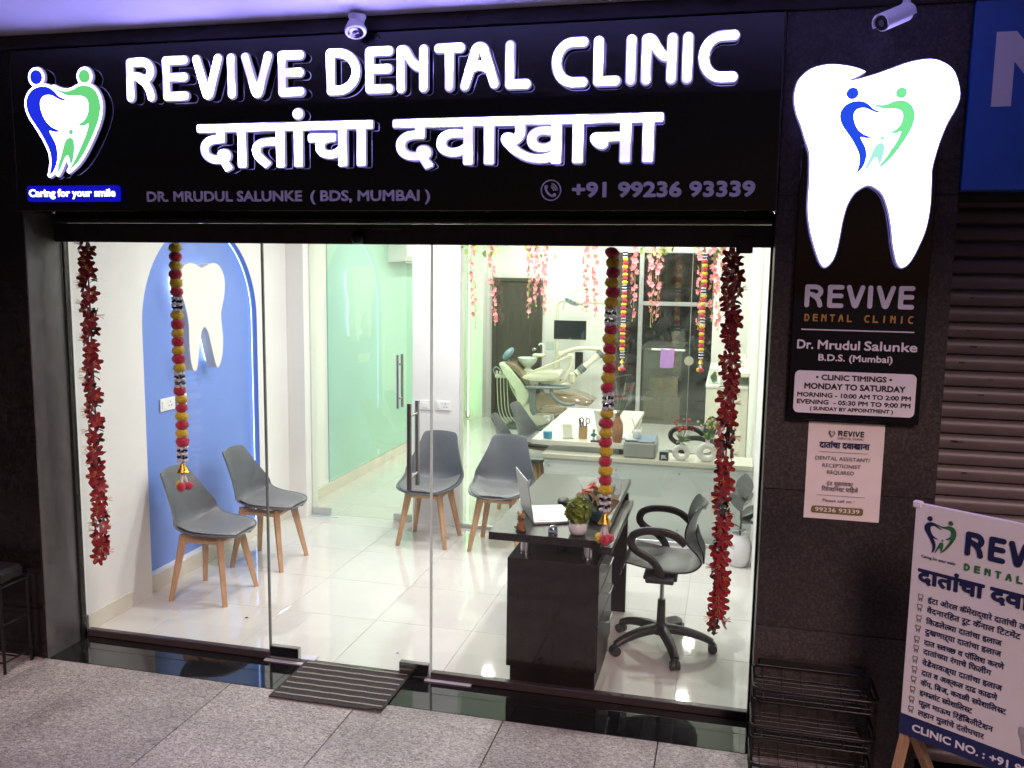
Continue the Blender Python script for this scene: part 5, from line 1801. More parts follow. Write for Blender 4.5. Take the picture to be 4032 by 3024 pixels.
# vase with wrapped roses
vz = thing('rose_vase', 'terracotta vase holding cellophane wrapped red roses', 'vase', (2.352, 2.83, TZ))
M_TERRA = mat('terracotta', (.36, .17, .105), .55, var=.14, vs=14, bump=.1)
MB().lathe([(.030, 0), (.036, .012), (.044, .07), (.045, .12), (.040, .16), (.027, .188), (.020, .205), (.020, .218), (.027, .232), (.022, .231), (.016, .215)], 26).build('vase', M_TERRA, vz, False, 50)
MB().lathe([(.0445, .060), (.0457, .072), (.0465, .12), (.0415, .158)], 26).build('painted_band', mat('terracotta band', (.44, .22, .14), .6, var=.3, vs=40), vz, False, 50)
M_ROSE = mat('red rose', (.45, .015, .03), .6, var=.3, vs=60)
M_STEM = mat('green stem', (.07, .16, .06), .5, var=.2)
rs0 = None
for k, (dx, dy, h, s) in enumerate(((-.018, 0, .355, 1.0), (.010, -.006, .352, 1.0), (.033, .004, .345, 1.0), (.072, 0, .405, 1.1), (.095, .01, .430, 1.1), (.052, .012, .36, .9))):
    MB().tube(spline([(0, 0, .20), (dx * .4, dy, .26), (dx, dy, h)], 4), .003, 6).build('stem', M_STEM, vz)
    if rs0 is None:
        rs0 = petal_flower(5, .020, .012, 1.2, M_ROSE, 'rose', vz, 3)
        rs0.location = (dx, dy, h)
    else:
        link_copy(rs0, vz, (dx, dy, h), (0, .15, k), s)
for cx, top, r_, h0 in ((.010, -.004, .032, .40), (.080, .0, .036, .485)):
    G_ = [[(cx * q + math.cos(a) * rr_, math.sin(a) * rr_ * .8, z + (.010 * math.sin(3 * a) if i == 4 else 0)) for a in [R(30 * j) for j in range(12)] + [R(359)]] for i, (rr_, z, q) in enumerate(((.008, .22, .1), (.016, .27, .5), (r_ * .8, .33, .85), (r_, h0 - .04, 1.0), (r_ * 1.05, h0, 1.12)))]
    MB().shell(G_, .0008).build('cellophane', M_CELLO, vz, False, 60)
# white laptop on table
l2 = thing('laptop', 'white laptop seen from behind its lid on the dentist table', 'laptop', (2.15, 3.13, TZ), R(-38))
MB().box(0, .30, 0, .21, .001, .015, .003).build('base', M_WHITEPL, l2)
MB().box(0, .30, -.007, 0, .0, .205, .003).xf(Matrix.Translation((0, 0, .014)) @ Matrix.Rotation(R(14), 4, 'X')).build('lid', mat('mint white lid', (.66, .74, .68), .3, var=.03), l2)
MB().ball((.15, -.0078, .11), .016, 1, (1, .06, 1)).xf(Matrix.Translation((0, 0, .014)) @ Matrix.Rotation(R(14), 4, 'X')).build('lid_mark', M_WHITEPL, l2)

LZ = .647
# printer
pn = thing('printer', 'grey box printer with a blue top on the low counter', 'printer', (2.545, 2.84, LZ))
M_GREYP = mat('grey printer plastic', (.36, .37, .36), .5, var=.04, bump=.05, bs=300)
MB().box(-.125, .125, -.155, .155, .0, .128, .014).build('body', M_GREYP, pn)
MB().box(-.118, .118, -.148, .150, .128, .142, .006).build('lid', mat('blue-grey lid', (.22, .30, .42), .3, var=.05), pn)
MB().box(-.116, -.03, -.146, .148, .1422, .1435).build('lid_panel', mat('light lid half', (.55, .57, .58), .4), pn)
MB().box(-.005, .10, -.150, -.1445, .132, .139).build('lid_print', M_WHITEPL, pn)
MB().box(.055, .065, -.002, .003, .142, .1435).build('lid_logo', M_WHITEPL, pn)
df = thing('reed_diffuser', 'white bottle with thin reed sticks on the printer', 'diffuser', (2.512, 2.80, LZ + .1435))
MB().lathe([(.030, 0), (.034, .004), (.034, .048), (.026, .060), (.013, .066), (.013, .078), (.009, .078), (.009, .06)], 20).build('bottle', M_WHITEPL, df, False, 50)
for dx, dy in ((-.040, .0), (-.05, .012), (-.006, -.008), (.012, .01), (.045, 0), (.06, -.01)):
    MB().cyl((dx * -.08, dy * -.08, .03), (dx, dy, .155 + .01 * abs(dx)), .0016, n=6).build('reed', mat('reed', (.5, .33, .2), .6), df)
# cube speaker
jb = thing('cube_speaker', 'small dark cube speaker with white lettering beside the printer', 'speaker', (2.736, 2.70, LZ))
MB().box(-.034, .034, -.034, .034, 0, .066, .003).build('body', mat('dark slate fabric', (.030, .040, .052), .7, var=.15), jb)
MB().box(-.033, .033, -.033, .033, .0662, .070, .001).build('top_plate', mat('blue grey top', (.16, .25, .33), .35), jb)
text('lettering', 'JBL', M_WHITEPL, jb, lambda a, b, d: (a, -.0345 - d, b), -.022, .022, .018, .026, .05, .0008, 12, False)


def ring_vase(label, x, y, s, petal, cols, seed, spread):
    t = thing('ring_vase', label, 'vase', (x, y, LZ))
    M_CER = mat('white matt ceramic', (.76, .75, .72), .55, var=.02)
    Rr, rr_ = .052 * s, .024 * s
    v, f = [], []
    n, m = 32, 14
    for i in range(n):
        a = 2 * math.pi * i / n
        for j in range(m):
            q = 2 * math.pi * j / m
            w = Rr + rr_ * math.cos(q)
            v.append((w * math.cos(a), rr_ * 1.05 * math.sin(q), .066 * s + w * math.sin(a) * .92))
    f = [(i * m + j, i * m + (j + 1) % m, ((i + 1) % n) * m + (j + 1) % m, ((i + 1) % n) * m + j) for i in range(n) for j in range(m)]
    mesh_obj('ring_body', [(p[0], p[1], max(p[2], 0)) for p in v], f, M_CER, t, False, 60)
    MB().lathe([(.019 * s, .118 * s), (.014 * s, .128 * s), (.014 * s, .150 * s), (.018 * s, .156 * s), (.012 * s, .155 * s), (.011 * s, .13 * s)], 18).build('neck', M_CER, t, False, 50)
    rg = random.Random(seed)
    M_VL = mat('vase leaf green', (.12, .20, .05), .5, var=.35, vs=30)
    l0 = leaf_obj('leaf', .085, .013, M_VL, t, .3, .3)
    l0.location = (0, 0, .155 * s)
    l0.rotation_euler = (0, -.5, 0)
    for k in range(9):
        a = k * .8 + rg.uniform(-.2, .2)
        link_copy(l0, t, (.006 * math.cos(a), .006 * math.sin(a), .155 * s), (rg.uniform(-.3, .3), -rg.uniform(.2, 1.1), a), rg.uniform(.7, 1.15))
    f0 = None
    for k in range(15):
        a = rg.uniform(0, 6.28)
        r_ = rg.uniform(.02, spread)
        tip = Vector((math.cos(a) * r_ * 1.25, math.sin(a) * r_ * .6, .155 * s + rg.uniform(.09, .20 - r_ * .5)))
        MB().tube(spline([(0, 0, .15 * s), tip * .5 + Vector((0, 0, .075 * s)), tip], 4), .0015, 5).build('stem', M_STEM, t)
        if f0 is None:
            f0 = MB().ball((0, 0, 0), .0105, 2, (1, 1, .95), .22, rg).build('blossom', petal, t, False, 80)
            f0.location = tip
        else:
            link_copy(f0, t, tip, (rg.uniform(0, 3), rg.uniform(0, 3), 0), rg.uniform(.8, 1.25))
    return t


ring_vase('white ring vase with small red blossoms on the low counter', 2.865, 2.725, .92, mat('coral red blossom', (.55, .06, .05), .6, var=.3, vs=80), None, 21, .075)
ring_vase('white ring vase with small yellow blossoms on the low counter', 3.062, 2.735, 1.1, mat('pale yellow blossom', (.66, .60, .22), .6, var=.25, vs=80), None, 33, .07)

# ================================================================== right side: plant, cabinet, gift bag
pl = thing('potted_rubber_plant', 'grey-green rubber plant in a round white pot by the right wall', 'plant', (3.325, 2.25, 0))
MB().lathe([(.052, 0), (.062, .006), (.082, .06), (.087, .13), (.078, .19), (.062, .215), (.058, .235), (.064, .242), (.056, .240), (.052, .215)], 28).build('pot', mat('glazed white pot', (.76, .75, .74), .18, var=.02, coat=.4), pl, False, 50)
MB().cyl((0, 0, .205), (0, 0, .212), .054, n=20).build('soil', mat('dark soil', (.02, .016, .013), .95, var=.4, vs=80), pl)
MB().tube(spline([(0, 0, .20), (.004, 0, .33), (-.004, .004, .45), (.012, 0, .53)], 5), [.008 - .0003 * i for i in range(16)], 8).build('trunk', mat('plant stem', (.12, .10, .085), .7), pl, False, 60)
M_RUB = mat('grey green leaf', (.135, .145, .135), .5, var=.18, vs=18)


def big_leaf(L, w):
    G_ = []
    for i in range(9):
        s = i / 8
        ww = w * math.sin(math.pi * min(1, (s * .94 + .03))) ** .75
        G_.append([(L * s, u * ww, .22 * abs(u) * ww - .18 * L * s * s) for u in (-1, -.5, 0, .5, 1)])
    return G_


bl = MB().shell(big_leaf(.17, .062), .0012).build('leaf', M_RUB, pl, False, 70)
bl.location = (.012, -.004, .505)
bl.rotation_euler = (R(78), R(-86), R(8))
for loc, rot, s in (((.0, 0, .40), (R(60), R(-62), R(168)), .92), ((.004, 0, .36), (R(10), R(-38), R(8)), 1.0), ((.002, 0, .33), (R(40), R(-40), R(30)), .72), ((.0, 0, .44), (R(20), R(-55), R(25)), .75),
                    ((0, 0, .31), (R(10), R(-20), R(-25)), .62), ((0, 0, .28), (R(20), R(-25), R(175)), .62), ((0, 0, .47), (R(-50), R(-60), R(140)), .7), ((0, 0, .27), (0, R(-15), R(-80)), .55)):
    link_copy(bl, pl, loc, rot, s)
cb = thing('cream_cabinet', 'cream cabinet along the right wall of the treatment room', 'cabinet', (3.2, 6.4, 0))
MB().box(2.985, 3.408, 5.30, 7.60, .0, .895, .003).build('carcass', M_CREAML, cb, True)
MB().box(2.972, 3.408, 5.28, 7.62, .897, .925, .003).build('worktop', mat('white worktop', (.78, .78, .74), .3), cb, True)
for k in range(4):
    MB().box(2.977, 2.984, 5.32 + k * .57, 5.87 + k * .57, .06, .885, .002).build('cabinet_door', M_WHITEPL, cb, True)
MB().box(3.10, 3.408, 5.30, 7.60, 1.02, 1.06, .002).build('shelf', M_CREAML, cb, True)
MB().box(3.10, 3.408, 7.54, 7.60, .926, 1.02).build('shelf_end', M_CREAML, cb, True)
gbag = thing('gift_bag', 'clear gift bag with green and red contents on the cabinet', 'bag', (3.05, 5.42, .926))
MB().box(-.05, .05, -.03, .03, 0, .15, .006).build('bag', glass_mat('frosted film', (.85, .92, .88), 1.5, .2, .25, (.6, .8, .65)), gbag)
MB().ball((0, 0, .06), .035, 2, (1, .7, 1.3), .2, random.Random(2)).build('greens', M_LEAF, gbag)
MB().ball((.01, -.01, .11), .018, 2, (1, 1, 1), .2, random.Random(3)).build('red_bow', M_ROSE, gbag)

# ================================================================== dental unit
YD = 7.3
KD = (YD + 4.2031) / 11.2031


def dp(x, z, y=0.0):
    return (3.1848 + (x - 3.1848) * KD, YD + y, 2.1159 + (z - 2.1159) * KD)


M_CRM = mat('cream equipment shell', (.74, .72, .57), .3, var=.03, coat=.2)
M_TAN = mat('tan vinyl cushion', (.25, .19, .125), .16, spec=.55, var=.08, vs=8, coat=.5)
M_GRYC = mat('grey equipment plastic', (.15, .18, .19), .45, var=.05)
du = thing('dental_chair', 'cream dental treatment chair with tan cushions at the rear', 'dental chair', (.9, YD, 0))


def slab(poly, y0, y1, bev=0.0):
    """Side outline extruded across the chair with softened edges."""
    ring = spline(poly, 3, True)
    c = np.mean(np.array(ring), axis=0)
    b = MB()
    n = len(ring)
    layers = [(y0, .90), (y0 + bev * .4, .97), (y0 + bev, 1.0), (y1 - bev, 1.0), (y1 - bev * .4, .97), (y1, .90)]
    v = []
    for yy, k in layers:
        for a, z in ring:
            p = dp(c[0] + (a - c[0]) * k, c[1] + (z - c[1]) * k)
            v.append((p[0], YD + yy, p[2]))
    f = [(i * n + j, i * n + (j + 1) % n, (i + 1) * n + (j + 1) % n, (i + 1) * n + j) for i in range(len(layers) - 1) for j in range(n)]
    tri = tessellate_polygon([[Vector((a, z, 0)) for a, z in ring]])
    f += [tuple(t) for t in tri] + [tuple((len(layers) - 1) * n + q for q in reversed(t)) for t in tri]
    return b.add(v, f)


slab([(.34, .885), (.40, .90), (.47, .87), (.60, .72), (.70, .60), (.745, .50), (.70, .38), (.63, .34), (.585, .45), (.56, .56), (.46, .70)], -.24, .24, .04).build('backrest_shell', mat('pale green shell', (.62, .70, .50), .28, var=.03), du, True, 60)
slab([(.42, .915), (.53, .895), (.64, .79), (.745, .665), (.78, .60), (.745, .585), (.68, .66), (.58, .78), (.48, .86)], -.22, .22, .03).build('backrest_cushion', M_TAN, du, True, 60)
b = MB().ball((0, 0, 0), 1.0, 3)
hc = Vector(dp(.415, 1.005))
b.v = [tuple(hc + (Matrix.Rotation(R(38), 3, 'Y') @ Vector((p[0] * .048, p[1] * .13, p[2] * .10)))) for p in b.v]
b.build('headrest', mat('blue grey head cushion', (.23, .36, .44), .3, var=.06), du, True, 60)
MB().tube([dp(.36, .99), dp(.375, .93), dp(.42, .86)], .03, 8).build('headrest_bracket', M_GRYC, du, True, 60)
slab([(.80, .46), (.84, .53), (.95, .525), (1.06, .545), (1.20, .558), (1.36, .535), (1.48, .488), (1.545, .448), (1.51, .405), (1.38, .42), (1.25, .44), (1.12, .40), (1.10, .34), (1.02, .30), (.82, .28), (.775, .36)], -.25, .25, .05).build('seat_cushion', M_TAN, du, True, 60)
slab([(.60, .36), (.66, .40), (.78, .37), (.80, .28), (1.03, .29), (1.03, .20), (.90, .10), (.78, .10), (.66, .22)], -.17, .17, .03).build('chair_base', M_CRM, du, True, 60)
MB().box(.35, 1.05, YD - .26, YD + .26, 0, .05, .015).build('floor_plate', mat('dark green plate', (.07, .10, .085), .5), du, True)
p = dp(.88, .10)
MB().box(p[0] - .12, p[0] + .12, YD - .12, YD + .12, .05, .16, .02).build('lift_column', M_CRM, du, True)
for s in (-1, 1):
    MB().tube(spline([dp(.80, .50, s * .29), dp(.83, .60, s * .29), dp(.92, .64, s * .29), dp(1.08, .645, s * .29)], 4), .020, 8).build('armrest', M_GRYC, du, True, 60)

ut = thing('dental_unit', 'cream dental unit with spittoon, lamp, tray and swing arms', 'dental unit', (1.0, YD + .3, 0))
MB().tube(spline([dp(1.0, .30, .28), dp(1.0, 1.0, .28), dp(1.0, 1.62, .28)], 2) + spline([dp(1.005, 1.66, .28), dp(1.03, 1.688, .28), dp(1.08, 1.695, .28)], 4) + [dp(1.60, 1.678, .28), dp(1.64, 1.70, .28), dp(1.655, 1.80, .28)], .022, 12).build('lamp_pole', M_CRM, ut, True, 60)
MB().cyl(dp(1.0, 0.05, .28), dp(1.0, .95, .28), .062, .045, n=18).build('pole_housing', M_CRM, ut, True, 40)
MB().cyl(dp(1.0, 1.26, .28), dp(1.0, 1.36, .28), .030, n=16).build('pole_collar', M_WHITEPL, ut, True, 40)
MB().tube([dp(1.655, 1.80, .28), dp(1.676, 1.84, .2), dp(1.394, 2.035, .15)], .018, 4, False, 1.4, .8).build('lamp_beam', M_CRM, ut, True, 50)
MB().tube(spline([dp(1.394, 2.035, .15), dp(1.405, 1.93, .1), dp(1.385, 1.87, .05), dp(1.30, 1.84, 0), dp(1.215, 1.77, 0)], 5), .014, 8).build('lamp_arm', M_CRM, ut, True, 60)
b = MB().ball((0, 0, 0), 1.0, 3)
hc = Vector(dp(1.27, 1.712, 0))
b.v = [tuple(hc + (Matrix.Rotation(R(16), 3, 'Y') @ Vector((q[0] * .130, q[1] * .085, q[2] * .055)))) for q in b.v]
lh = b.build('lamp_head', M_CRM, ut, True, 60)
b = MB().ball((0, 0, 0), 1.0, 3)
hc2 = hc + Vector((-.035, -.045, -.012))
b.v = [tuple(hc2 + (Matrix.Rotation(R(24), 3, 'Y') @ Vector((q[0] * .105, q[1] * .045, q[2] * .040)))) for q in b.v]
b.build('lamp_lens', mat('grey lamp face', (.30, .37, .40), .25), lh, True, 60)
for k in range(3):
    c = hc2 + Matrix.Rotation(R(24), 3, 'Y') @ Vector((-.055 + k * .052, -.043, .006))
    MB().cyl(c, c + Vector((0, -.006, 0)), .014, n=12).build('led_eye', mat('lamp eye', (.14, .17, .19), .2), lh, True)
for dx in (-.13, .13):
    MB().tube([tuple(hc + Vector((dx, -.03, -.02))), tuple(hc + Vector((dx - .02, -.05, -.13)))], .011, 8).build('lamp_grip', mat('lamp handle', (.70, .62, .45), .35), lh, True, 60)
# spittoon
bw = dp(.660, .955, .05)
MB().lathe([(.040, -.16), (.046, -.12), (.075, -.10), (.115, -.055), (.138, 0), (.132, .004), (.105, -.045), (.06, -.085), (.01, -.09)], 28, bw).build('spittoon_bowl', mat('pale green glass bowl', (.62, .74, .66), .12, var=.02, coat=.5), ut, True, 50)
MB().box(bw[0] - .06, bw[0] + .07, bw[1] - .06, bw[1] + .06, .06, bw[2] - .15, .02).build('spittoon_stand', M_CRM, ut, True)
MB().tube(spline([dp(.86, .93, .05), dp(.866, 1.06, .05), dp(.862, 1.13, .05), dp(.83, 1.145, .05), dp(.805, 1.125, .05)], 4), .012, 8).build('water_spout', M_WHITEPL, ut, True, 60)
MB().box(*[v_ for pr2 in zip(dp(.735, .975, -.02), dp(.89, 1.015, .12)) for v_ in pr2], .012).build('spittoon_arm', M_CRM, ut, True)
# tray table, hoses, arms
slab([(.69, .745), (.74, .790), (.90, .83), (1.08, .845), (1.165, .845), (1.175, .79), (1.10, .73), (.90, .715), (.76, .72)], -.42, -.12, .03).build('instrument_tray', M_CRM, ut, True, 60)
for k in range(5):
    MB().tube(spline([dp(.74 + .02 * k, .80, -.40 + .05 * k), dp(.90 + .03 * k, .87 + .005 * k, -.40 + .05 * k), dp(1.10 + .02 * k, .955 + .008 * k, -.34 + .05 * k), dp(1.255, 1.028 - .012 * k, -.28 + .04 * k)], 5), .0075, 6).build('instrument_hose', M_CRM, ut, True, 60)
MB().tube(spline([dp(1.235, 1.035, -.2), dp(1.29, 1.02, -.2), dp(1.285, .95, -.2), dp(1.235, .81, -.2), dp(1.17, .70, -.2), dp(1.10, .675, -.2), dp(1.02, .70, -.2)], 5), .022, 10).build('hose_loop', M_CRM, ut, True, 60)
MB().tube([dp(1.30, .776, 0), dp(1.46, .915, .1), dp(1.63, 1.062, .15)], [.045, .038, .042], 14).build('balance_arm', M_CRM, ut, True, 50)
for q in (.15, .22, .29, .86, .93):
    a, b2 = Vector(dp(1.30, .776, 0)), Vector(dp(1.63, 1.062, .15))
    c = a.lerp(b2, q)
    d = (b2 - a).normalized() * .013
    MB().cyl(c - d, c + d, .053, n=16).build('arm_cuff', M_GRYC, ut, True, 40)
p = dp(1.255, .72, 0)
MB().box(p[0] - .04, p[0] + .05, YD - .05, YD + .05, p[2] - .07, p[2] + .075, .02).build('arm_joint', M_CRM, ut, True)
MB().tube(spline([dp(1.25, .66, 0), dp(1.15, .63, -.05), dp(1.0, .66, -.1), dp(.85, .70, -.15), dp(.75, .735, -.2)], 4), .032, 10).build('tray_support', M_CRM, ut, True, 60)
MB().cyl(dp(.955, .60, -.25), dp(.955, .73, -.25), .018, n=10).build('tray_stem', M_CRM, ut, True, 40)
MB().box(*[v_ for pr2 in zip(dp(1.24, .76, .30), dp(1.345, 1.03, .33)) for v_ in pr2], .004).build('black_panel', M_BLKPL, ut, True)
MB().tube(spline([dp(1.06, 1.00, .2), dp(1.25, 1.075, .2), dp(1.45, 1.095, .2), dp(1.63, 1.085, .18)], 4), [.05] + [.03] * 12, 10).build('upper_arm', M_CRM, ut, True, 60)
MB().box(*[v_ for pr2 in zip(dp(.87, 1.05, .22), dp(.965, 1.16, .27)) for v_ in pr2], .004).build('cup_holder', M_BOT, ut, True)
# assistant holder with hoses at the left
b = MB().box(*[v_ for pr2 in zip(dp(.245, .685, -.05), dp(.45, .735, .05)) for v_ in pr2], .012)
b.build('assistant_holder', M_CRM, ut, True)
for k in range(4):
    x = .265 + k * .045
    MB().tube([dp(x, .72, -.02), dp(x + .006, .775, -.03)], .016, 8).build('handpiece', M_WHITEPL, ut, True, 60)
    MB().tube(spline([dp(x, .70, 0), dp(x + .005, .45, .02), dp(x + .03, .22, .03), dp(x + .12, .09, .04), dp(.55, .06, .05)], 6), .0065, 6).build('suction_hose', M_CRM, ut, True, 60)
MB().tube(spline([dp(.25, .73, -.04), dp(.222, .79, -.04), dp(.262, .83, -.04), dp(.32, .79, -.04), dp(.34, .74, -.04)], 5), .004, 6).build('hose_coil', M_WHITEPL, ut, True, 60)
MB().tube(spline([dp(.42, .70, .03), dp(.45, .58, .03), dp(.52, .45, .03), dp(.60, .35, .03)], 5), .018, 8).build('holder_arm', M_CRM, ut, True, 60)

mo = thing('wall_monitor', 'black flat monitor hanging right of the brown door', 'monitor', (1.20, YD + .3, 1.19))
x0, _, z1 = dp(.960, 1.442)
x1, _, z0 = dp(1.385, 1.195)
MB().box(x0, x1, YD + .25, YD + .285, z0, z1, .005).build('bezel', M_BLKPL, mo, True)
MB().box(x0 + .012, x1 - .012, YD + .2475, YD + .2498, z0 + .03, z1 - .012).build('screen', mat('dark screen', (.018, .028, .030), .12, var=.15, vs=6), mo, True)
MB().box((x0 + x1) / 2 - .008, (x0 + x1) / 2 + .008, YD + .2478, YD + .2499, z0 + .012, z0 + .020).build('logo_mark', M_PRINT, mo, True)
MB().tube([(x0 + .06, YD + .29, (z0 + z1) / 2), (x0 + .03, YD + .40, (z0 + z1) / 2), (dp(1.0, 1.3)[0], YD + .30, dp(1.0, 1.3)[2])], .014, 8).build('mount_arm', M_CRM, mo, True, 60)

sl_ = thing('dentist_stool', 'grey dentist stool with a curved arm ring before the dental chair', 'stool', (1.10, 6.35, 0))
MB().tube(spline([(.82, 6.28, .672), (.95, 6.24, .682), (1.12, 6.24, .684), (1.25, 6.28, .682)], 5), .030, 10, False, .62, 1.2).build('arm_top', M_GRYC, sl_, True, 60)
MB().tube(spline([(.872, 6.30, .665), (.895, 6.30, .60), (.90, 6.30, .50), (.905, 6.31, .40), (.93, 6.33, .345)], 5), .036, 10, False, .8, 1.2).build('back_post', M_GRYC, sl_, True, 60)
MB().tube(spline([(1.13, 6.26, .66), (1.15, 6.24, .60), (1.23, 6.22, .53), (1.33, 6.22, .495), (1.43, 6.24, .505)], 5), .022, 10).build('arm_ring', M_GRYC, sl_, True, 60)
MB().tube(spline([(1.25, 6.28, .682), (1.31, 6.36, .682), (1.32, 6.45, .68), (1.22, 6.52, .68), (1.10, 6.54, .68)], 5), .016, 8).build('arm_return', M_GRYC, sl_, True, 60)
MB().lathe([(.02, -.06), (.15, -.05), (.175, -.02), (.165, .015), (.10, .025), (.01, .026)], 26, (1.13, 6.40, .42)).build('seat', M_TAN, sl_, True, 50)
MB().cyl((1.13, 6.40, .08), (1.13, 6.40, .37), .02, n=12).build('gas_lift', M_CHROME, sl_, True, 40)
for k in range(5):
    a = R(72 * k + 20)
    d = Vector((math.cos(a), math.sin(a), 0))
    c = Vector((1.13, 6.40, 0))
    lgx = MB().tube([c + d * .02 + Vector((0, 0, .095)), c + d * .24 + Vector((0, 0, .062))], [.024, .015], 8, False, .8, 1).build('star_leg', M_CHROME, sl_, True, 60)
    MB().ball(tuple(c + d * .245 + Vector((0, 0, .026))), .026, 2, (1, 1, 1)).build('caster_wheel', M_BLKPL, lgx, True, 60)

# ================================================================== hanging garlands
M_POMR = mat('crimson pompom', (.50, .014, .05), .95, var=.35, vs=120, bump=.9, bs=500, sheen=.4)
M_POMY = mat('mustard pompom', (.66, .48, .016), .95, var=.3, vs=120, bump=.9, bs=500, sheen=.4)
M_BEAD = mat('clear crystal bead', (.62, .62, .66), .12, spec=.8, var=.25, vs=200)
M_BEADK = mat('black bead', (.012, .012, .014), .2, var=.2)
M_GOLD = mat('gilded bell', (.62, .36, .07), .28, metal=1.0, var=.3, vs=130, bump=.5, bs=200)
PROTO = {}
rgp = random.Random(77)


def fuzzy(r, rng, sub=3):
    """Yarn ball: knobbly core with loose fibre tufts."""
    b = MB().ball((0, 0, 0), r * .93, sub, (1, 1, .86), .06, rng)
    for k in range(130):
        z = rng.uniform(-1, 1)
        a = rng.uniform(0, 6.283)
        q = math.sqrt(1 - z * z)
        d = Vector((q * math.cos(a), q * math.sin(a), z * .86))
        u = d.orthogonal().normalized() * r * .045
        e = d * r * rng.uniform(1.0, 1.13) + Vector((rng.uniform(-1, 1), rng.uniform(-1, 1), rng.uniform(-1, 1))) * r * .06
        b.add([d * r * .88 + u, d * r * .88 - u, e], [(0, 1, 2)])
    return b


def pom_garland(label, x, y, ztop, seq, sc=1.0, group='pompom garlands'):
    t = thing('pompom_garland', label, 'garland', (x, y, ztop), 0, group)
    r = .0345 * sc
    pitch = .0452 * sc
    z = -pitch * .5
    rg = random.Random(int(x * 1000))
    for ch in seq:
        if ch in 'RY':
            if ch not in PROTO:
                PROTO[ch] = fuzzy(.0345, rgp).build('pompom', M_POMR if ch == 'R' else M_POMY, t)
                o = PROTO[ch]
                o.location = (0, 0, z)
                o.scale = (sc,) * 3
            else:
                link_copy(PROTO[ch], t, ((rg.uniform(-.0035, .0035) + .004 * math.sin(z * 5 + x)) * sc, rg.uniform(-.003, .003), z), (rg.uniform(-.2, .2), rg.uniform(-.2, .2), rg.uniform(0, 6)), (sc * rg.uniform(.92, 1.10), sc * rg.uniform(.92, 1.08), sc * rg.uniform(.90, 1.08)))
            z -= pitch
        elif ch == 'B':
            z += pitch * .12
            for k in range(5):
                key = 'K' if k % 2 else 'W'
                if key not in PROTO:
                    b = MB()
                    for i in range(7):
                        a = 2 * math.pi * i / 7
                        b.ball((.021 * math.cos(a), .021 * math.sin(a), (.003 if i % 2 else -.002)), .0105 if key == 'W' else .0085, 1, (1, 1, .95))
                    PROTO[key] = b.build('bead_ring', M_BEAD if key == 'W' else M_BEADK, t)
                    o = PROTO[key]
                    o.location = (0, 0, z + .008 * sc)
                    o.scale = (sc,) * 3
                else:
                    link_copy(PROTO[key], t, (0, 0, z + .008 * sc), (rg.uniform(-.1, .1), rg.uniform(-.1, .1), rg.uniform(0, 6)), sc)
                z -= .0165 * sc
            z -= pitch * .02
    # bell, tassel, three end pompoms
    zb = z + .012 * sc
    MB().lathe([(.005, 0), (.010, -.004), (.014, -.016), (.019, -.030), (.027, -.046), (.033, -.054), (.030, -.054), (.02, -.045)], 18).xf(Matrix.Translation((0, 0, zb)) @ Matrix.Scale(sc, 4)).build('bell', M_GOLD, t, False, 50)
    M_TAS = mat('white tassel petals', (.70, .68, .66), .6, var=.1)
    for k in range(3):
        a = R(120 * k + 40)
        d = Vector((math.cos(a), math.sin(a), 0)) * sc
        P = [Vector((0, 0, zb - .05 * sc)), d * .010 + Vector((0, 0, zb - .085 * sc)), d * .022 + Vector((0, 0, zb - .118 * sc))]
        MB().tube(P, [.006 * sc, .0075 * sc, .005 * sc], 6).build('tassel_strand', M_TAS, t)
        link_copy(PROTO['Y' if k == 1 else 'R'], t, tuple(d * .026 + Vector((0, 0, zb - .130 * sc))), (k, k, k), sc * .78)
    MB().cyl((0, 0, .05), (0, 0, zb), .0012, n=5).build('cord', M_INKGREY, t)
    return t


pom_garland('pompom garland hanging in front of the blue arch', .397, -.105, 2.214, 'YRYRYRBYRYRYRYBRYRYRYRB')
pom_garland('pompom garland hanging in front of the desk bouquet', 2.652, -.105, 2.212, 'RYRYRYBRYRYRYRBYRYRYRYRYB')
pom_garland('thin pompom garland at the left end of the dark rear glass', 2.414, 2.47, 2.252, 'BYRYRYRYBRYRYRYRBYRYRYRYB', .63)
pom_garland('thin pompom garland among the pink blossoms at the right', 2.991, 2.47, 2.240, 'BRYRYRYRBYRYRYRBYRYRYRYB', .63)

M_RED = mat('dark red velvet petal', (.245, .006, .013), .75, var=.35, vs=50, sheen=.3)
M_DKL = mat('blackish green leaf', (.018, .030, .018), .6, var=.4, vs=30)
M_STAM = mat('orange stamen', (.62, .26, .09), .6, var=.2)


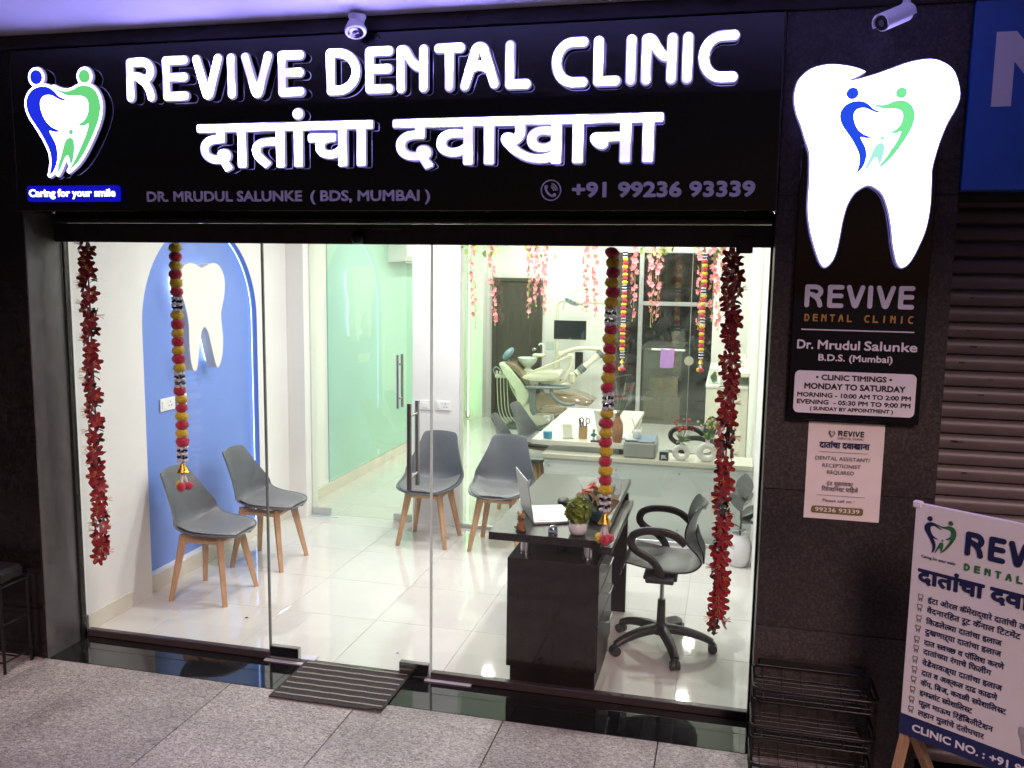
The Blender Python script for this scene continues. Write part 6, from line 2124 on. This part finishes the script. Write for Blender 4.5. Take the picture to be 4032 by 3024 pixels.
def red_garland(label, x, y, ztop, zbot, seed):
    t = thing('red_garland', label, 'garland', (x, y, ztop), 0, 'red artificial flower garlands')
    rg = random.Random(seed)
    H = ztop - zbot
    MB().tube([(0, 0, .03), (.004, 0, -H * .5), (0, 0, -H + .02)], .004, 6).build('cord', M_DKL, t)
    n = int(H / .028)
    for k in range(n):
        z = -(k + .5) * H / n
        a = k * 2.45 + rg.uniform(-.5, .5)
        if rg.random() < .62:                       # most blossoms look outward, some to the street
            a = rg.uniform(-2.6, -.5)
        d = Vector((math.cos(a), math.sin(a), rg.uniform(-.25, .45))).normalized()
        loc = Vector((d.x * .022, d.y * .022, z))
        q = Vector((0, 0, 1)).rotation_difference(d).to_euler()
        s = rg.uniform(.85, 1.12)
        if 'red' not in PROTO:
            PROTO['red'] = petal_flower(6, .044, .0150, .34, M_RED, 'flower', t, 1, .10)
            fl_ = PROTO['red']
            b = MB()
            for i in range(5):
                aa = i * 1.256
                b.tube([(0, 0, .004), (.005 * math.cos(aa), .005 * math.sin(aa), .025), (.013 * math.cos(aa), .013 * math.sin(aa), .046)], .0012, 4)
            b.build('stamens', M_STAM, fl_)
        else:
            fl_ = copy_tree(PROTO['red'], t)
        fl_.location = loc
        fl_.rotation_euler = q
        fl_.scale = (s,) * 3
        for r_ in range(1 if k % 3 else 2):
            a2 = a + rg.uniform(1.5, 4.5)
            if 'rleaf' not in PROTO:
                PROTO['rleaf'] = leaf_obj('leaf', .044, .016, M_DKL, t, .3, .25)
                o = PROTO['rleaf']
            else:
                o = link_copy(PROTO['rleaf'], t)
            o.location = (.006 * math.cos(a2), .006 * math.sin(a2), z - rg.uniform(0, .03))
            o.rotation_euler = (rg.uniform(-.6, .6), rg.uniform(-.7, .5), a2)
            o.scale = (rg.uniform(.8, 1.15),) * 3
    return t


red_garland('dark red flower garland hanging beside the left pillar', -.120, -.120, 2.215, .495, 41)
red_garland('dark red flower garland hanging in front of the office chair', 3.192, -.120, 2.190, .455, 42)

M_PINK = mat('pink blossom', (.72, .25, .25), .6, var=.22, vs=50)
M_VINE = mat('light green vine', (.28, .42, .08), .5, var=.25, vs=25)
STR = [(1.211, 1.257, 2.40, 1.642), (1.37, 1.416, 2.30, 1.673), (1.695, 1.680, 2.42, 1.739), (1.734, 1.742, 2.45, 1.825), (1.799, 1.802, 2.45, 1.768), (2.109, 2.130, 2.40, 1.796), (2.185, 2.195, 2.42, 1.766),
       (2.487, 2.477, 2.36, 1.735), (2.606, 2.616, 2.30, 1.695), (2.672, 2.652, 2.36, 1.746), (2.967, 2.961, 2.30, 1.687), (3.048, 3.055, 2.36, 1.751), (3.104, 3.100, 2.30, 1.685)]
PL = ['pink blossom strand nearest the green light strip', 'short pink blossom strand left of the brown door', 'longest pink blossom strand hanging over the brown door', 'pink blossom strand in the middle of the three over the brown door',
      'pink blossom strand over the right edge of the brown door', 'pink blossom strand before the dental lamp', 'pink blossom strand between the dental lamp and the pompoms', 'single pink blossom strand right of the thin left pompom garland',
      'left strand of the pink pair over the dark rear glass', 'right strand of the pink pair over the dark rear glass', 'pink blossom strand just left of the right thin pompom garland', 'pink blossom strand just right of the right thin pompom garland', 'rightmost pink blossom strand beside the red garland']
for k, ((xa, xb, za, zb), lb) in enumerate(zip(STR, PL)):
    t = thing('blossom_strand', lb, 'garland', (xa, 2.50, za), 0, 'pink artificial blossom strands')
    rg = random.Random(100 + k)
    H = za - zb
    P = spline([(0, 0, .30), (0, 0, 0)] + [((xb - xa) * s + rg.uniform(-.008, .008), rg.uniform(-.006, .006), -H * s) for s in (.3, .6, 1.0)], 4)
    MB().tube(P, .0022, 5).build('stem', M_VINE, t, False, 70)
    n = max(10, int(H / .026))
    for i in range(n):
        s = (i + .6) / n
        a = rg.uniform(0, 6.28)
        e = Vector((math.cos(a), math.sin(a), rg.uniform(-.4, .4)))
        r_ = .016 * (1.1 - .5 * s)
        loc = ((xb - xa) * s + e.x * r_, e.y * r_, -H * s * .96 + rg.uniform(-.006, .006))
        if 'pink' not in PROTO:
            PROTO['pink'] = petal_flower(5, .0225, .011, .35, M_PINK, 'blossom', t, 1, .05)
            o = PROTO['pink']
        else:
            o = link_copy(PROTO['pink'], t)
        o.location = loc
        o.rotation_euler = Vector((0, 0, 1)).rotation_difference(e + Vector((0, -.6, 0))).to_euler()
        o.scale = (rg.uniform(.8, 1.2) * (1.1 - .35 * s),) * 3
    MB().ball(((xb - xa), 0, -H), .006, 1, (1, 1, 1.8)).build('bud', M_VINE, t)
for k, (x0, x1, lb) in enumerate(((1.16, 1.50, 'leafy green vine above the leftmost pink strands'), (1.66, 1.90, 'leafy green vine above the brown door strands'), (2.52, 2.80, 'leafy green vine above the pink pair on the dark glass'), (2.90, 3.20, 'leafy green vine above the right pink strands'))):
    t = thing('leaf_vine', lb, 'vine', ((x0 + x1) / 2, 2.515, 2.28), 0, 'green leaf vines over the partition')
    rg = random.Random(200 + k)
    w = (x1 - x0) / 2
    MB().tube(spline([(-w, 0, .10), (-w * .5, 0, .0), (0, 0, .03), (w * .5, 0, -.01), (w, 0, .09)], 5), .0025, 5).build('stem', M_VINE, t, False, 70)
    for i in range(20):
        x = rg.uniform(-w, w)
        if 'vleaf' not in PROTO:
            PROTO['vleaf'] = leaf_obj('leaf', .052, .0135, M_VINE, t, .3, .2)
            o = PROTO['vleaf']
        else:
            o = link_copy(PROTO['vleaf'], t)
        o.location = (x, rg.uniform(-.01, .01), rg.uniform(-.05, .08))
        o.rotation_euler = (rg.uniform(-.8, .8), rg.uniform(.2, 1.5), rg.uniform(0, 6.28))
        o.scale = (rg.uniform(.8, 1.2),) * 3
# scraps on the floor
sb = thing('paper_scrap', 'tiny white and violet scrap lying on the tiles near the door', 'scrap', (1.49, .20, .001))
MB().box(-.008, .009, -.006, .007, 0, .003, .001).build('scrap', mat('violet scrap', (.35, .30, .45), .5, var=.4, vs=200), sb)
sb = thing('dark_scrap', 'tiny dark scrap lying on the tiles before the blue arch chair', 'scrap', (.44, .42, .001))
MB().box(-.010, .010, -.004, .005, 0, .004, .001).build('scrap', M_INK, sb)
